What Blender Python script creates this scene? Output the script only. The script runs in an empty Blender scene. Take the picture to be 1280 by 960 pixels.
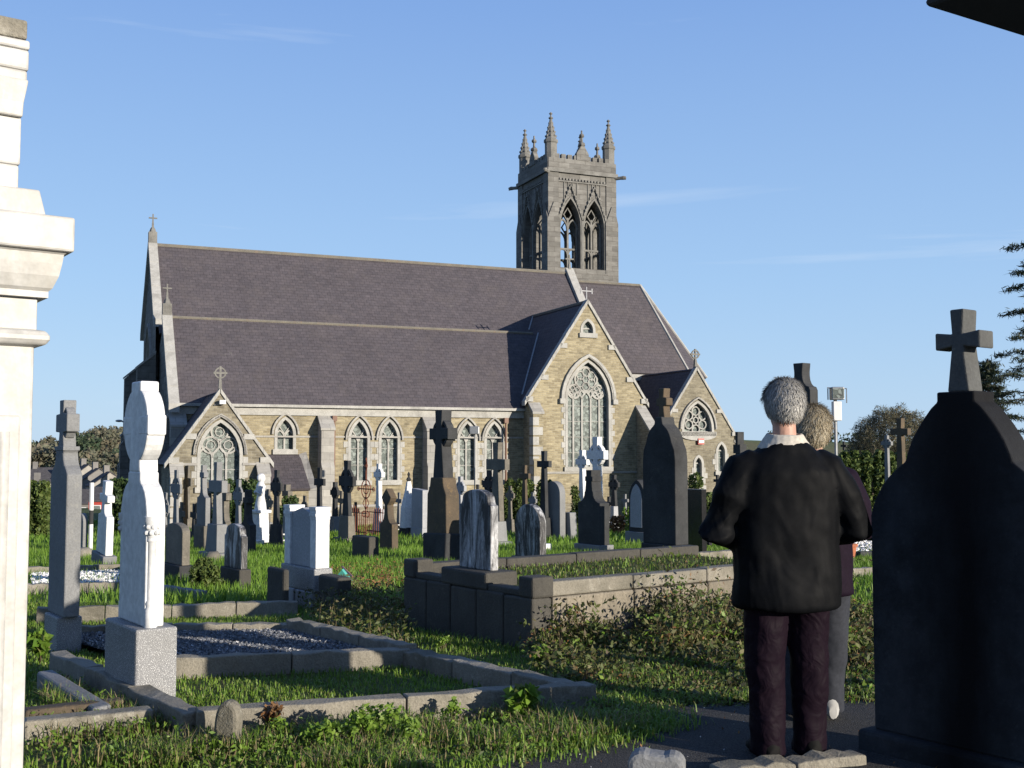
import bpy, bmesh, math, random
import numpy as np
from mathutils import Vector, Matrix
random.seed(7); RNG = np.random.default_rng(7)
SC = bpy.context.scene; COL = SC.collection
rad = math.radians
# ---------------------------------------------------------------- camera
F = 1400.0; EYE = 1.45; PITCH = math.atan(85 / F)
cam = bpy.data.cameras.new('camera'); cam.sensor_width = 36; cam.lens = 36 * F / 1280
cam.clip_start = 0.05; cam.clip_end = 9000
co = bpy.data.objects.new('camera', cam); COL.objects.link(co)
co.location = (0, 0, EYE); co.rotation_euler = (math.pi / 2 + PITCH, 0, 0); SC.camera = co
# ---------------------------------------------------------------- light
SUN_AZ, SUN_EL = -38.0, 11.5          # degrees: azimuth from +X counter-clockwise, elevation
SC.view_settings.view_transform = 'Standard'; SC.view_settings.look = 'None'
SC.view_settings.exposure = 0.93; SC.view_settings.gamma = 1.0
sl = bpy.data.lights.new('sun', 'SUN'); sl.energy = 5.0; sl.angle = rad(0.5); sl.color = (1.0, 0.9, 0.76)
so = bpy.data.objects.new('sun', sl); COL.objects.link(so)
sdir = Vector((math.cos(rad(SUN_AZ)) * math.cos(rad(SUN_EL)), math.sin(rad(SUN_AZ)) * math.cos(rad(SUN_EL)), math.sin(rad(SUN_EL))))
so.rotation_euler = sdir.to_track_quat('Z', 'Y').to_euler(); so.location = sdir * 80
w = bpy.data.worlds.new('World'); SC.world = w; w.use_nodes = True
nt = w.node_tree; nt.nodes.clear(); N = nt.nodes.new; L = nt.links.new
out = N('ShaderNodeOutputWorld'); bg = N('ShaderNodeBackground'); bg.inputs['Strength'].default_value = 0.05
sky = N('ShaderNodeTexSky'); sky.sky_type = 'NISHITA'; sky.sun_disc = False
sky.sun_elevation = rad(SUN_EL); sky.sun_rotation = rad(90 - SUN_AZ)
sky.air_density = 1.0; sky.dust_density = 0.4; sky.ozone_density = 2.0; sky.altitude = 0
tc = N('ShaderNodeTexCoord'); sp = N('ShaderNodeSeparateXYZ'); L(tc.outputs['Generated'], sp.inputs[0])
el = N('ShaderNodeMapRange'); el.inputs['From Min'].default_value = 0.0; el.inputs['From Max'].default_value = 0.75; L(sp.outputs[2], el.inputs['Value'])
cr = N('ShaderNodeValToRGB'); L(el.outputs[0], cr.inputs[0]); e = cr.color_ramp.elements           # clear air by height above the horizon, alike all round
e[0].color = (0.50, 0.70, 0.93, 1); e[1].color = (0.12, 0.25, 0.62, 1)
for k, c_ in ((0.2, (0.38, 0.60, 0.92, 1)), (0.5, (0.235, 0.42, 0.82, 1))): x = e.new(k); x.color = c_
sc_ = N('ShaderNodeVectorMath'); sc_.operation = 'SCALE'; sc_.inputs['Scale'].default_value = 11.6; L(cr.outputs[0], sc_.inputs[0])
ma = N('ShaderNodeMix'); ma.data_type = 'RGBA'; ma.inputs['Factor'].default_value = 0.8; L(sky.outputs[0], ma.inputs['A']); L(sc_.outputs[0], ma.inputs['B'])
mp = N('ShaderNodeMapping'); mp.inputs['Scale'].default_value = (1.5, 1.5, 17); mp.inputs['Rotation'].default_value = (0.0, -0.03, 0.6); mp.inputs['Location'].default_value = (0.6, 3.0, 3.0)
nz = N('ShaderNodeTexNoise'); nz.inputs['Scale'].default_value = 1.15; nz.inputs['Detail'].default_value = 6; nz.inputs['Roughness'].default_value = 0.55
nz.inputs['Distortion'].default_value = 0.35
rp = N('ShaderNodeMapRange'); rp.inputs['From Min'].default_value = 0.60; rp.inputs['From Max'].default_value = 0.82; rp.inputs['To Max'].default_value = 0.6
mx = N('ShaderNodeMix'); mx.data_type = 'RGBA'; mx.inputs['B'].default_value = (7.4, 8.6, 10.2, 1)
L(tc.outputs['Generated'], mp.inputs['Vector']); L(mp.outputs[0], nz.inputs['Vector']); L(nz.outputs[0], rp.inputs['Value'])
L(rp.outputs[0], mx.inputs['Factor']); L(ma.outputs['Result'], mx.inputs['A']); L(mx.outputs['Result'], bg.inputs['Color']); L(bg.outputs[0], out.inputs[0])

# ---------------------------------------------------------------- terrain height and pixel helpers
SLOPE = 0.0427
def sstep(a, b, x):
    t = min(1, max(0, (x - a) / (b - a))); return t * t * (3 - 2 * t)
def gz(x, y):
    if y < 5: z = 0.0
    elif y < 7: z = -SLOPE * (y - 5) ** 2 / 4
    else: z = -SLOPE * (y - 6)
    if y > 190:
        zb = -SLOPE * 184 - SLOPE * 10 * (1 - math.exp(-(y - 190) / 10))
        z = zb + (7.5 - zb) * sstep(205, 620, y) + (2.2 * math.sin(x / 83 + 1) + 1.2 * math.sin(x / 31)) * sstep(300, 620, y)
    return z
def ray(px, py):
    cp, sp = math.cos(PITCH), math.sin(PITCH); a, b = (px - 640) / F, (480 - py) / F
    return Vector((a, cp - sp * b, sp + cp * b))
def gp(px, py):                       # where the sight line through a pixel of the survey photo meets the ground
    r = ray(px, py); r = r / r.y; lo, hi = 1.0, 400.0
    for _ in range(60):
        m = (lo + hi) / 2
        if EYE + r.z * m > gz(r.x * m, m): lo = m
        else: hi = m
    return Vector((r.x * lo, lo, gz(r.x * lo, lo)))
def at(px, py, y):
    r = ray(px, py); return Vector((0, 0, EYE)) + r * (y / r.y)

# ---------------------------------------------------------------- object helpers
def link(o, parent=None):
    COL.objects.link(o)
    if parent is not None: o.parent = parent
    return o
def tag(o, label=None, cat=None, group=None, kind=None):
    for k, v in (('label', label), ('category', cat), ('group', group), ('kind', kind)):
        if v: o[k] = v
    return o
def thing(name, label, cat, loc, rz=0.0, group=None):
    o = bpy.data.objects.new(name, None); o.empty_display_size = 0.2; link(o)
    o.location = loc; o.rotation_euler = (0, 0, rz); return tag(o, label, cat, group)
def copy_tree(o, parent=None):
    c = o.copy(); link(c, parent)
    for ch in list(o.children): copy_tree(ch, c)
    return c

def box_uv(me):
    n = len(me.polygons)
    if not n or n > 60000: return
    uvl = me.uv_layers.new(name='UVMap')
    nl = len(me.loops); co_ = np.empty(len(me.vertices) * 3); me.vertices.foreach_get('co', co_); co_ = co_.reshape(-1, 3)
    lv = np.empty(nl, int); me.loops.foreach_get('vertex_index', lv)
    nm = np.empty(n * 3); me.polygons.foreach_get('normal', nm); nm = nm.reshape(-1, 3)
    tot = np.empty(n, int); me.polygons.foreach_get('loop_total', tot); nm = np.repeat(nm, tot, axis=0)
    h = np.hypot(nm[:, 0], nm[:, 1]); flat = h < 0.3; hs = np.where(flat, 1, h)
    t = np.stack([np.where(flat, 1, -nm[:, 1] / hs), np.where(flat, 0, nm[:, 0] / hs), np.zeros(nl)], 1)
    up = np.cross(nm, t); up[flat] = (0, 1, 0)
    p = co_[lv]
    uv = np.stack([(p * t).sum(1), (p * up).sum(1)], 1)
    uvl.data.foreach_set('uv', uv.ravel())

class MB:
    def __init__(s): s.v = []; s.f = []
    def add(s, vs, fs):
        b = len(s.v); s.v += [tuple(p) for p in vs]; s.f += [tuple(i + b for i in f) for f in fs]; return s
    def box(s, c, d, rz=0.0, taper=1.0):
        cx, cy, cz = c; dx, dy, dz = d[0] / 2, d[1] / 2, d[2] / 2; cs, sn = math.cos(rz), math.sin(rz); vs = []
        for sz in (-1, 1):
            k = taper if sz > 0 else 1.0
            for sx, sy in ((-1, -1), (1, -1), (1, 1), (-1, 1)):
                x, y = sx * dx * k, sy * dy * k
                vs.append((cx + x * cs - y * sn, cy + x * sn + y * cs, cz + sz * dz))
        return s.add(vs, [(3, 2, 1, 0), (4, 5, 6, 7), (0, 1, 5, 4), (1, 2, 6, 5), (2, 3, 7, 6), (3, 0, 4, 7)])
    def b2(s, x0, x1, y0, y1, z0, z1): return s.box(((x0 + x1) / 2, (y0 + y1) / 2, (z0 + z1) / 2), (x1 - x0, y1 - y0, z1 - z0))
    def prism(s, pts, y0, y1, pl=None):           # outline (x,z), extruded along y (or through a plane's depth)
        g = pl.pt if pl else (lambda a, z, d: (a, d, z)); n = len(pts)
        vs = [g(a, z, y0) for a, z in pts] + [g(a, z, y1) for a, z in pts]
        fs = [tuple(range(n)), tuple(range(2 * n - 1, n - 1, -1))] + [(i, i + n, (i + 1) % n + n, (i + 1) % n) for i in range(n)]
        return s.add(vs, fs)
    def ribbon(s, pts, w, y0, y1, closed=False, pl=None):   # flat bar of width w following a line in the (x,z) plane
        g = pl.pt if pl else (lambda a, z, d: (a, d, z)); n = len(pts); o, i_ = [], []
        for k in range(n):
            if closed: p0, p1 = pts[k - 1], pts[(k + 1) % n]
            else: p0, p1 = pts[max(0, k - 1)], pts[min(n - 1, k + 1)]
            tx, tz = p1[0] - p0[0], p1[1] - p0[1]; l = math.hypot(tx, tz) or 1; nx, nz_ = -tz / l * w / 2, tx / l * w / 2
            o.append((pts[k][0] + nx, pts[k][1] + nz_)); i_.append((pts[k][0] - nx, pts[k][1] - nz_))
        vs = []
        for k in range(n): vs += [g(*o[k], y0), g(*i_[k], y0), g(*i_[k], y1), g(*o[k], y1)]
        fs = []
        for k in range(n if closed else n - 1):
            a, b = 4 * k, 4 * ((k + 1) % n)
            for j in range(4): fs.append((a + j, a + (j + 1) % 4, b + (j + 1) % 4, b + j))
        if not closed: fs += [(3, 2, 1, 0), tuple(4 * (n - 1) + j for j in range(4))]
        return s.add(vs, fs)
    def tube(s, pts, rs, n=8, cap=True):
        vs, fs = [], []; pts = [Vector(p) for p in pts]
        if not hasattr(rs, '__len__'): rs = [rs] * len(pts)
        ref = Vector((0.31, 0.17, 0.93))
        for k, p in enumerate(pts):
            t = (pts[min(k + 1, len(pts) - 1)] - pts[max(k - 1, 0)]).normalized()
            if abs(t.dot(ref)) > 0.98: ref = Vector((0.9, 0.3, 0.1))
            a = t.cross(ref).normalized(); b = t.cross(a)
            for j in range(n):
                th = 2 * math.pi * j / n; vs.append(p + (a * math.cos(th) + b * math.sin(th)) * rs[k])
        for k in range(len(pts) - 1):
            for j in range(n): fs.append((k * n + j, k * n + (j + 1) % n, (k + 1) * n + (j + 1) % n, (k + 1) * n + j))
        if cap: fs += [tuple(range(n - 1, -1, -1)), tuple((len(pts) - 1) * n + j for j in range(n))]
        return s.add(vs, fs)
    def lathe(s, prof, c=(0, 0, 0), n=12, ph=0.0, sq=(1, 1)):
        vs, fs = [], []
        for r, z in prof:
            for j in range(n):
                th = 2 * math.pi * (j + ph) / n; vs.append((c[0] + r * math.cos(th) * sq[0], c[1] + r * math.sin(th) * sq[1], c[2] + z))
        for k in range(len(prof) - 1):
            for j in range(n): fs.append((k * n + j, k * n + (j + 1) % n, (k + 1) * n + (j + 1) % n, (k + 1) * n + j))
        fs += [tuple(range(n - 1, -1, -1)), tuple((len(prof) - 1) * n + j for j in range(n))]
        return s.add(vs, fs)
    def ell(s, c, r, n=12, m=8, R=None):
        vs, fs = [], []
        for i in range(1, m):
            ph = math.pi * i / m
            for j in range(n):
                th = 2 * math.pi * j / n; p = Vector((math.sin(ph) * math.cos(th) * r[0], math.sin(ph) * math.sin(th) * r[1], -math.cos(ph) * r[2]))
                if R: p = R @ p
                vs.append(p + Vector(c))
        lo, hi = Vector((0, 0, -r[2])), Vector((0, 0, r[2]))
        if R: lo, hi = R @ lo, R @ hi
        vs += [lo + Vector(c), hi + Vector(c)]; b = len(vs) - 2
        for i in range(m - 2):
            for j in range(n): fs.append((i * n + j, i * n + (j + 1) % n, (i + 1) * n + (j + 1) % n, (i + 1) * n + j))
        for j in range(n): fs += [(b, (j + 1) % n, j), (b + 1, (m - 2) * n + j, (m - 2) * n + (j + 1) % n)]
        return s.add(vs, fs)
    def rings(s, rings, cap=True):            # loft through equal-count rings
        n = len(rings[0]); vs = [p for r in rings for p in r]; fs = []
        for k in range(len(rings) - 1):
            for j in range(n): fs.append((k * n + j, k * n + (j + 1) % n, (k + 1) * n + (j + 1) % n, (k + 1) * n + j))
        if cap: fs += [tuple(range(n - 1, -1, -1)), tuple((len(rings) - 1) * n + j for j in range(n))]
        return s.add(vs, fs)
    def jitter(s, a):
        s.v = [(x + random.uniform(-a, a), y + random.uniform(-a, a), z + random.uniform(-a, a)) for x, y, z in s.v]; return s
    def mesh(s, name, mat, smooth=False, dz=0.0):
        me = bpy.data.meshes.new(name)
        me.from_pydata([(x, y, z + dz) for x, y, z in s.v] if dz else s.v, [], s.f)
        bm = bmesh.new(); bm.from_mesh(me); bmesh.ops.recalc_face_normals(bm, faces=bm.faces); bm.to_mesh(me); bm.free()
        box_uv(me); me.materials.append(mat)
        if smooth:
            me.polygons.foreach_set('use_smooth', [True] * len(me.polygons))
            if smooth != 2: me.set_sharp_from_angle(angle=rad(40))
        return me
    def build(s, name, mat, parent=None, smooth=False, bevel=0.0, dz=0.0, label=None):
        o = bpy.data.objects.new(name, s.mesh(name, mat, smooth, dz)); link(o, parent)
        if bevel:
            m = o.modifiers.new('bevel', 'BEVEL'); m.width = bevel; m.segments = 2; m.limit_method = 'ANGLE'; m.angle_limit = rad(35)
        if label: o['label'] = label
        return o

def soup(name, V, n, mat, parent=None):       # V: (k*n,3) array, k faces of n corners each
    k = len(V) // n; me = bpy.data.meshes.new(name)
    me.vertices.add(k * n); me.vertices.foreach_set('co', np.ascontiguousarray(V, np.float32).ravel())
    me.loops.add(k * n); me.loops.foreach_set('vertex_index', np.arange(k * n, dtype=np.int32))
    me.polygons.add(k); me.polygons.foreach_set('loop_start', np.arange(0, k * n, n, dtype=np.int32))
    me.update(calc_edges=True); me.materials.append(mat)
    return link(bpy.data.objects.new(name, me), parent)

# ---------------------------------------------------------------- materials
ALB = 0.68                            # all stone and paint a shade darker, for an exposure set by the sunlit grass
def newmat(name):
    m = bpy.data.materials.new(name); m.use_nodes = True; t = m.node_tree; t.nodes.clear()
    o = t.nodes.new('ShaderNodeOutputMaterial'); b = t.nodes.new('ShaderNodeBsdfPrincipled'); t.links.new(b.outputs[0], o.inputs[0])
    return m, t, b
def _noise(t, vec, scale, detail=4, rough=0.6, dist=0.0):
    n = t.nodes.new('ShaderNodeTexNoise'); n.inputs['Scale'].default_value = scale; n.inputs['Detail'].default_value = detail
    n.inputs['Roughness'].default_value = rough; n.inputs['Distortion'].default_value = dist; t.links.new(vec, n.inputs['Vector']); return n.outputs[0]
def _range(t, val, a, b, c=0.0, d=1.0):
    n = t.nodes.new('ShaderNodeMapRange'); t.links.new(val, n.inputs['Value'])
    for k, v_ in (('From Min', a), ('From Max', b), ('To Min', c), ('To Max', d)): n.inputs[k].default_value = v_
    return n.outputs[0]
def _mix(t, fac, a, b, mode='MIX'):
    n = t.nodes.new('ShaderNodeMix'); n.data_type = 'RGBA'; n.blend_type = mode
    if hasattr(fac, 'links'): t.links.new(fac, n.inputs['Factor'])
    else: n.inputs['Factor'].default_value = fac
    for k, x in (('A', a), ('B', b)):
        if hasattr(x, 'links'): t.links.new(x, n.inputs[k])
        else: n.inputs[k].default_value = (*x, 1)
    return n.outputs['Result']
def _map(t, vec, scale):
    n = t.nodes.new('ShaderNodeMapping'); n.inputs['Scale'].default_value = scale; t.links.new(vec, n.inputs['Vector']); return n.outputs[0]
def _coords(t):
    """object coordinates shifted by a random amount per object, so that no two stones wear alike"""
    c = t.nodes.new('ShaderNodeTexCoord'); i = t.nodes.new('ShaderNodeObjectInfo'); m = t.nodes.new('ShaderNodeVectorMath'); m.operation = 'MULTIPLY_ADD'
    cx = t.nodes.new('ShaderNodeCombineXYZ')
    for k in range(3): t.links.new(i.outputs['Random'], cx.inputs[k])
    m.inputs[1].default_value = (37, 53, 71); t.links.new(cx.outputs[0], m.inputs[0]); t.links.new(c.outputs['Object'], m.inputs[2])
    return m.outputs[0], c
def _bump(t, b, h, strength, dist=0.02):
    n = t.nodes.new('ShaderNodeBump'); n.inputs['Strength'].default_value = strength; n.inputs['Distance'].default_value = dist
    t.links.new(h, n.inputs['Height']); t.links.new(n.outputs[0], b.inputs['Normal'])
def stone(name, c, c2=None, grain=90, stain=None, stain_amt=0.5, lichen=None, lichen_amt=0.3, rough=0.85, bump=0.3, streak=None, streak_amt=0.5, speck=0.0, scale=1.0, streak_rng=(0.46, 0.62)):
    m, t, b = newmat(name); v, tc_ = _coords(t); c2 = c2 or tuple(x * 0.7 for x in c); k_ = lambda c: c and tuple(x * ALB for x in c)
    c, c2, stain, lichen, streak = [k_(x) for x in (c, c2, stain, lichen, streak)]
    col = _mix(t, _range(t, _noise(t, v, 2.3 * scale, 6, 0.65), 0.3, 0.7), c, c2)
    g = _noise(t, v, grain, 3, 0.7)
    col = _mix(t, 0.55, col, _mix(t, _range(t, g, 0.3, 0.7), (0.32,) * 3, (0.68,) * 3), 'OVERLAY')
    if speck: col = _mix(t, _range(t, _noise(t, v, grain * 2.2, 1, 0.5), 0.62, 0.66, 0, speck), col, (0.75, 0.75, 0.75))
    if stain: col = _mix(t, _range(t, _noise(t, v, 1.1 * scale, 7, 0.7, 0.6), 0.48, 0.72, 0, stain_amt), col, stain)
    if streak: col = _mix(t, _range(t, _noise(t, _map(t, v, (5 * scale, 5 * scale, 0.8 * scale)), 1.5, 9, 0.78, 0.9), *streak_rng, 0, streak_amt), col, streak)
    if lichen: col = _mix(t, _range(t, _noise(t, v, 6.5 * scale, 8, 0.75, 0.3), 0.58, 0.68, 0, lichen_amt), col, lichen)
    t.links.new(col, b.inputs['Base Color']); b.inputs['Roughness'].default_value = rough; b.inputs['Specular IOR Level'].default_value = 0.3
    hb = t.nodes.new('ShaderNodeMath'); hb.operation = 'ADD'; t.links.new(g, hb.inputs[0]); t.links.new(_noise(t, v, 14 * scale, 5, 0.6), hb.inputs[1])
    _bump(t, b, hb.outputs[0], bump, 0.012); return m
def masonry(name, c1, c2, mortar, bw, rh, ms, wear=None, wear_amt=0.5, rough=0.9, bump=0.5, var=0.5, pale=None, pale_amt=0.0, squash=0.0):
    m, t, b = newmat(name); k_ = lambda c: c and tuple(x * ALB for x in c); c1, c2, mortar, wear, pale = [k_(x) for x in (c1, c2, mortar, wear, pale)]
    c = t.nodes.new('ShaderNodeTexCoord'); uv = c.outputs['UV']; ob = c.outputs['Object']
    ad = t.nodes.new('ShaderNodeVectorMath'); ad.operation = 'MULTIPLY_ADD'; ad.inputs[1].default_value = (0.14 * squash, 0.05 * squash, 0)
    nn = t.nodes.new('ShaderNodeTexNoise'); nn.inputs['Scale'].default_value = 1.3; t.links.new(uv, nn.inputs['Vector'])
    t.links.new(nn.outputs['Color'], ad.inputs[0]); t.links.new(uv, ad.inputs[2])
    br = t.nodes.new('ShaderNodeTexBrick'); t.links.new(ad.outputs[0], br.inputs['Vector'])
    for k, x in (('Color1', c1), ('Color2', c2), ('Mortar', mortar)): br.inputs[k].default_value = (*x, 1)
    for k, x in (('Scale', 1.0), ('Mortar Size', ms), ('Brick Width', bw), ('Row Height', rh), ('Bias', -0.05), ('Mortar Smooth', 0.3)): br.inputs[k].default_value = x
    col = br.outputs[0]
    col = _mix(t, var, col, _mix(t, _range(t, _noise(t, _map(t, uv, (1 / bw * 0.9, 1 / rh * 0.9, 1)), 1.0, 2, 0.7), 0.3, 0.7), (0.3, 0.29, 0.28), (0.7, 0.7, 0.7)), 'OVERLAY')
    col = _mix(t, 0.5, col, _mix(t, _range(t, _noise(t, ob, 0.5, 6, 0.7), 0.3, 0.7), (0.38,) * 3, (0.62,) * 3), 'OVERLAY')
    if wear: col = _mix(t, _range(t, _noise(t, _map(t, ob, (1, 1, 0.6)), 0.7, 8, 0.75), 0.5, 0.72, 0, wear_amt), col, wear)
    if pale: col = _mix(t, _range(t, _noise(t, ob, 2.2, 8, 0.8), 0.62, 0.72, 0, pale_amt), col, pale)
    t.links.new(col, b.inputs['Base Color']); b.inputs['Roughness'].default_value = rough; b.inputs['Specular IOR Level'].default_value = 0.25
    hm = t.nodes.new('ShaderNodeMath'); hm.operation = 'MULTIPLY_ADD'; t.links.new(br.outputs['Fac'], hm.inputs[0]); hm.inputs[1].default_value = -1.0
    t.links.new(_noise(t, ob, 9, 5, 0.7), hm.inputs[2]); _bump(t, b, hm.outputs[0], bump, 0.03); return m
def plain(name, c, rough=0.6, metal=0.0, var=0.2, spec=0.4, scale=8, bump=0.0):
    c = tuple(x * ALB for x in c)
    m, t, b = newmat(name); v, _ = _coords(t)
    n = _noise(t, v, scale, 5, 0.65)
    col = _mix(t, _range(t, n, 0.3, 0.7), tuple(x * (1 - var) for x in c), tuple(min(1, x * (1 + var)) for x in c))
    t.links.new(col, b.inputs['Base Color']); b.inputs['Roughness'].default_value = rough; b.inputs['Metallic'].default_value = metal
    b.inputs['Specular IOR Level'].default_value = spec
    if bump: _bump(t, b, n, bump, 0.02)
    return m
def leaf(name, cols, rough=0.55, trans=0.35, patch=0.5, ps=0.8):
    """leaf colour: random per leaf between the given colours, plus large soft patches"""
    m, t, b = newmat(name); g = t.nodes.new('ShaderNodeNewGeometry'); cr = t.nodes.new('ShaderNodeValToRGB')
    e = cr.color_ramp.elements; e[0].color = (*cols[0], 1); e[1].color = (*cols[-1], 1)
    for k, c in enumerate(cols[1:-1]): x = e.new((k + 1) / (len(cols) - 1)); x.color = (*c, 1)
    t.links.new(g.outputs['Random Per Island'], cr.inputs[0]); tc_ = t.nodes.new('ShaderNodeTexCoord')
    col = _mix(t, patch, cr.outputs[0], _mix(t, _range(t, _noise(t, tc_.outputs['Object'], ps, 4, 0.6), 0.35, 0.65), (0.25, 0.27, 0.25), (0.7, 0.68, 0.62)), 'OVERLAY')
    t.links.new(col, b.inputs['Base Color']); b.inputs['Roughness'].default_value = rough; b.inputs['Specular IOR Level'].default_value = 0.3
    tr = t.nodes.new('ShaderNodeBsdfTranslucent'); t.links.new(col, tr.inputs[0]); ms_ = t.nodes.new('ShaderNodeMixShader'); ms_.inputs[0].default_value = trans
    o = [n for n in t.nodes if n.type == 'OUTPUT_MATERIAL'][0]
    t.links.new(b.outputs[0], ms_.inputs[1]); t.links.new(tr.outputs[0], ms_.inputs[2]); t.links.new(ms_.outputs[0], o.inputs[0]); return m

M = {}
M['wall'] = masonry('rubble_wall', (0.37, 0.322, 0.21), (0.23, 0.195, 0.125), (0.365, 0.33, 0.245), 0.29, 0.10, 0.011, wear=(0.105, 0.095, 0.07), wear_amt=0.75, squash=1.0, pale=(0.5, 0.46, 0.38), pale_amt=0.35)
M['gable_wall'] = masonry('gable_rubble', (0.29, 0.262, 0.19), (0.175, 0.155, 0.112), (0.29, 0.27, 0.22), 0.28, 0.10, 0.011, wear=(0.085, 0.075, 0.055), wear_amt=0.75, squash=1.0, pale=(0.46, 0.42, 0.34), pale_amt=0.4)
M['dress'] = masonry('limestone_dressing', (0.40, 0.39, 0.36), (0.32, 0.31, 0.29), (0.2, 0.195, 0.18), 0.62, 0.32, 0.008, wear=(0.24, 0.23, 0.21), wear_amt=0.55, bump=0.25, var=0.3)
M['dress_w'] = stone('pale_dressing', (0.46, 0.455, 0.43), (0.35, 0.345, 0.32), grain=30, stain=(0.2, 0.195, 0.18), stain_amt=0.65)
M['tower'] = masonry('tower_ashlar', (0.215, 0.21, 0.195), (0.14, 0.137, 0.128), (0.095, 0.084, 0.08), 0.7, 0.3, 0.01, wear=(0.12, 0.115, 0.10), wear_amt=0.6, bump=0.3, var=0.5)
M['tower_trim'] = stone('tower_trim', (0.245, 0.24, 0.222), (0.145, 0.142, 0.132), grain=20, stain=(0.11, 0.105, 0.09), stain_amt=0.7)
M['slate'] = masonry('roof_slate', (0.096, 0.084, 0.092), (0.078, 0.070, 0.079), (0.05, 0.045, 0.05), 0.28, 0.2, 0.01, wear=(0.115, 0.099, 0.096), wear_amt=0.6, rough=0.75, bump=0.45, var=0.42, pale=(0.24, 0.235, 0.21), pale_amt=0.5)
M['ridge'] = stone('ridge_lead', (0.22, 0.20, 0.16), (0.15, 0.14, 0.12), grain=20, lichen=(0.35, 0.16, 0.06), lichen_amt=0.5)
M['lead'] = plain('lead_grey', (0.3, 0.31, 0.33), 0.55)
def glass_mat():
    m, t, b = newmat('leaded_glass'); c = t.nodes.new('ShaderNodeTexCoord'); v = t.nodes.new('ShaderNodeTexVoronoi'); v.inputs['Scale'].default_value = 7
    t.links.new(c.outputs['Object'], v.inputs['Vector'])
    col = _mix(t, _range(t, v.outputs['Color'], 0.2, 0.9), (0.06, 0.075, 0.07), (0.19, 0.22, 0.205))
    e = t.nodes.new('ShaderNodeTexVoronoi'); e.feature = 'DISTANCE_TO_EDGE'; e.inputs['Scale'].default_value = 7; t.links.new(c.outputs['Object'], e.inputs['Vector'])
    col = _mix(t, _range(t, e.outputs['Distance'], 0.0, 0.07, 1, 0), col, (0.03, 0.03, 0.03))
    t.links.new(col, b.inputs['Base Color']); b.inputs['Roughness'].default_value = 0.55; b.inputs['Specular IOR Level'].default_value = 0.15
    _bump(t, b, v.outputs['Distance'], 0.15, 0.02); return m
M['glass'] = glass_mat()
M['pipe'] = plain('rusty_pipe', (0.16, 0.08, 0.05), 0.6)
M['marble'] = stone('white_marble', (0.80, 0.80, 0.79), (0.66, 0.68, 0.70), grain=18, stain=(0.42, 0.43, 0.44), stain_amt=0.5, rough=0.5, bump=0.1)
M['marble_w'] = stone('warm_marble', (0.55, 0.545, 0.525), (0.46, 0.455, 0.435), grain=14, stain=(0.40, 0.38, 0.34), stain_amt=0.5, streak=(0.42, 0.40, 0.35), streak_amt=0.45, rough=0.5, bump=0.08)
M['lime'] = stone('grey_limestone', (0.25, 0.255, 0.26), (0.18, 0.185, 0.19), grain=60, stain=(0.18, 0.185, 0.18), stain_amt=0.5, lichen=(0.36, 0.35, 0.30), lichen_amt=0.35)
M['granite'] = stone('speckled_granite', (0.235, 0.24, 0.25), (0.18, 0.185, 0.195), grain=110, speck=0.75, rough=0.6, bump=0.12, stain=(0.17, 0.17, 0.16), stain_amt=0.4)
M['dark'] = stone('dark_limestone', (0.05, 0.052, 0.055), (0.028, 0.03, 0.032), grain=50, stain=(0.01, 0.01, 0.011), stain_amt=0.7, lichen=(0.14, 0.13, 0.11), lichen_amt=0.3)
M['lime_shaded'] = stone('shaded_grey_limestone', (0.13, 0.135, 0.13), (0.09, 0.095, 0.095), grain=60, stain=(0.05, 0.05, 0.05), stain_amt=0.6, lichen=(0.22, 0.22, 0.18), lichen_amt=0.4)  # grey limestone darkened in colour for the shaded front of the great cross
M['weath'] = stone('weathered_stone', (0.21, 0.19, 0.155), (0.13, 0.12, 0.10), grain=50, stain=(0.05, 0.047, 0.04), stain_amt=0.6, lichen=(0.36, 0.34, 0.27), lichen_amt=0.45, bump=0.5)
M['brown'] = stone('lichen_brown_stone', (0.13, 0.095, 0.06), (0.075, 0.06, 0.042), grain=50, stain=(0.05, 0.045, 0.035), stain_amt=0.6, lichen=(0.30, 0.20, 0.08), lichen_amt=0.45, bump=0.5)
M['streak'] = stone('streaked_marble', (0.66, 0.67, 0.68), (0.52, 0.53, 0.55), grain=30, streak=(0.016, 0.016, 0.019), streak_amt=0.97, streak_rng=(0.36, 0.54), stain=(0.02, 0.02, 0.022), stain_amt=0.8, rough=0.6, bump=0.12)
M['pale'] = stone('pale_headstone', (0.40, 0.41, 0.43), (0.32, 0.33, 0.35), grain=40, stain=(0.28, 0.28, 0.28), stain_amt=0.4, bump=0.12)
M['black'] = plain('black_granite', (0.02, 0.02, 0.022), 0.15, var=0.3, spec=0.5)
M['kerb'] = stone('mossy_concrete', (0.31, 0.285, 0.235), (0.19, 0.175, 0.14), grain=70, stain=(0.065, 0.062, 0.042), stain_amt=0.85, lichen=(0.52, 0.50, 0.43), lichen_amt=0.45, bump=0.7)
M['conc'] = stone('dark_concrete', (0.085, 0.08, 0.068), (0.055, 0.052, 0.045), grain=60, stain=(0.035, 0.033, 0.03), stain_amt=0.6, streak=(0.05, 0.047, 0.042), streak_amt=0.5, lichen=(0.15, 0.135, 0.10), lichen_amt=0.35, bump=0.6)  # dark concrete; on the vault it is the shaded copy
M['conc_lit'] = stone('sunlit_sandy_concrete', (0.29, 0.255, 0.195), (0.21, 0.185, 0.145), grain=60, stain=(0.09, 0.08, 0.06), stain_amt=0.7, streak=(0.12, 0.105, 0.08), streak_amt=0.6, bump=0.6)  # paler copy of the vault concrete, sunlight put into the colour
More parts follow.
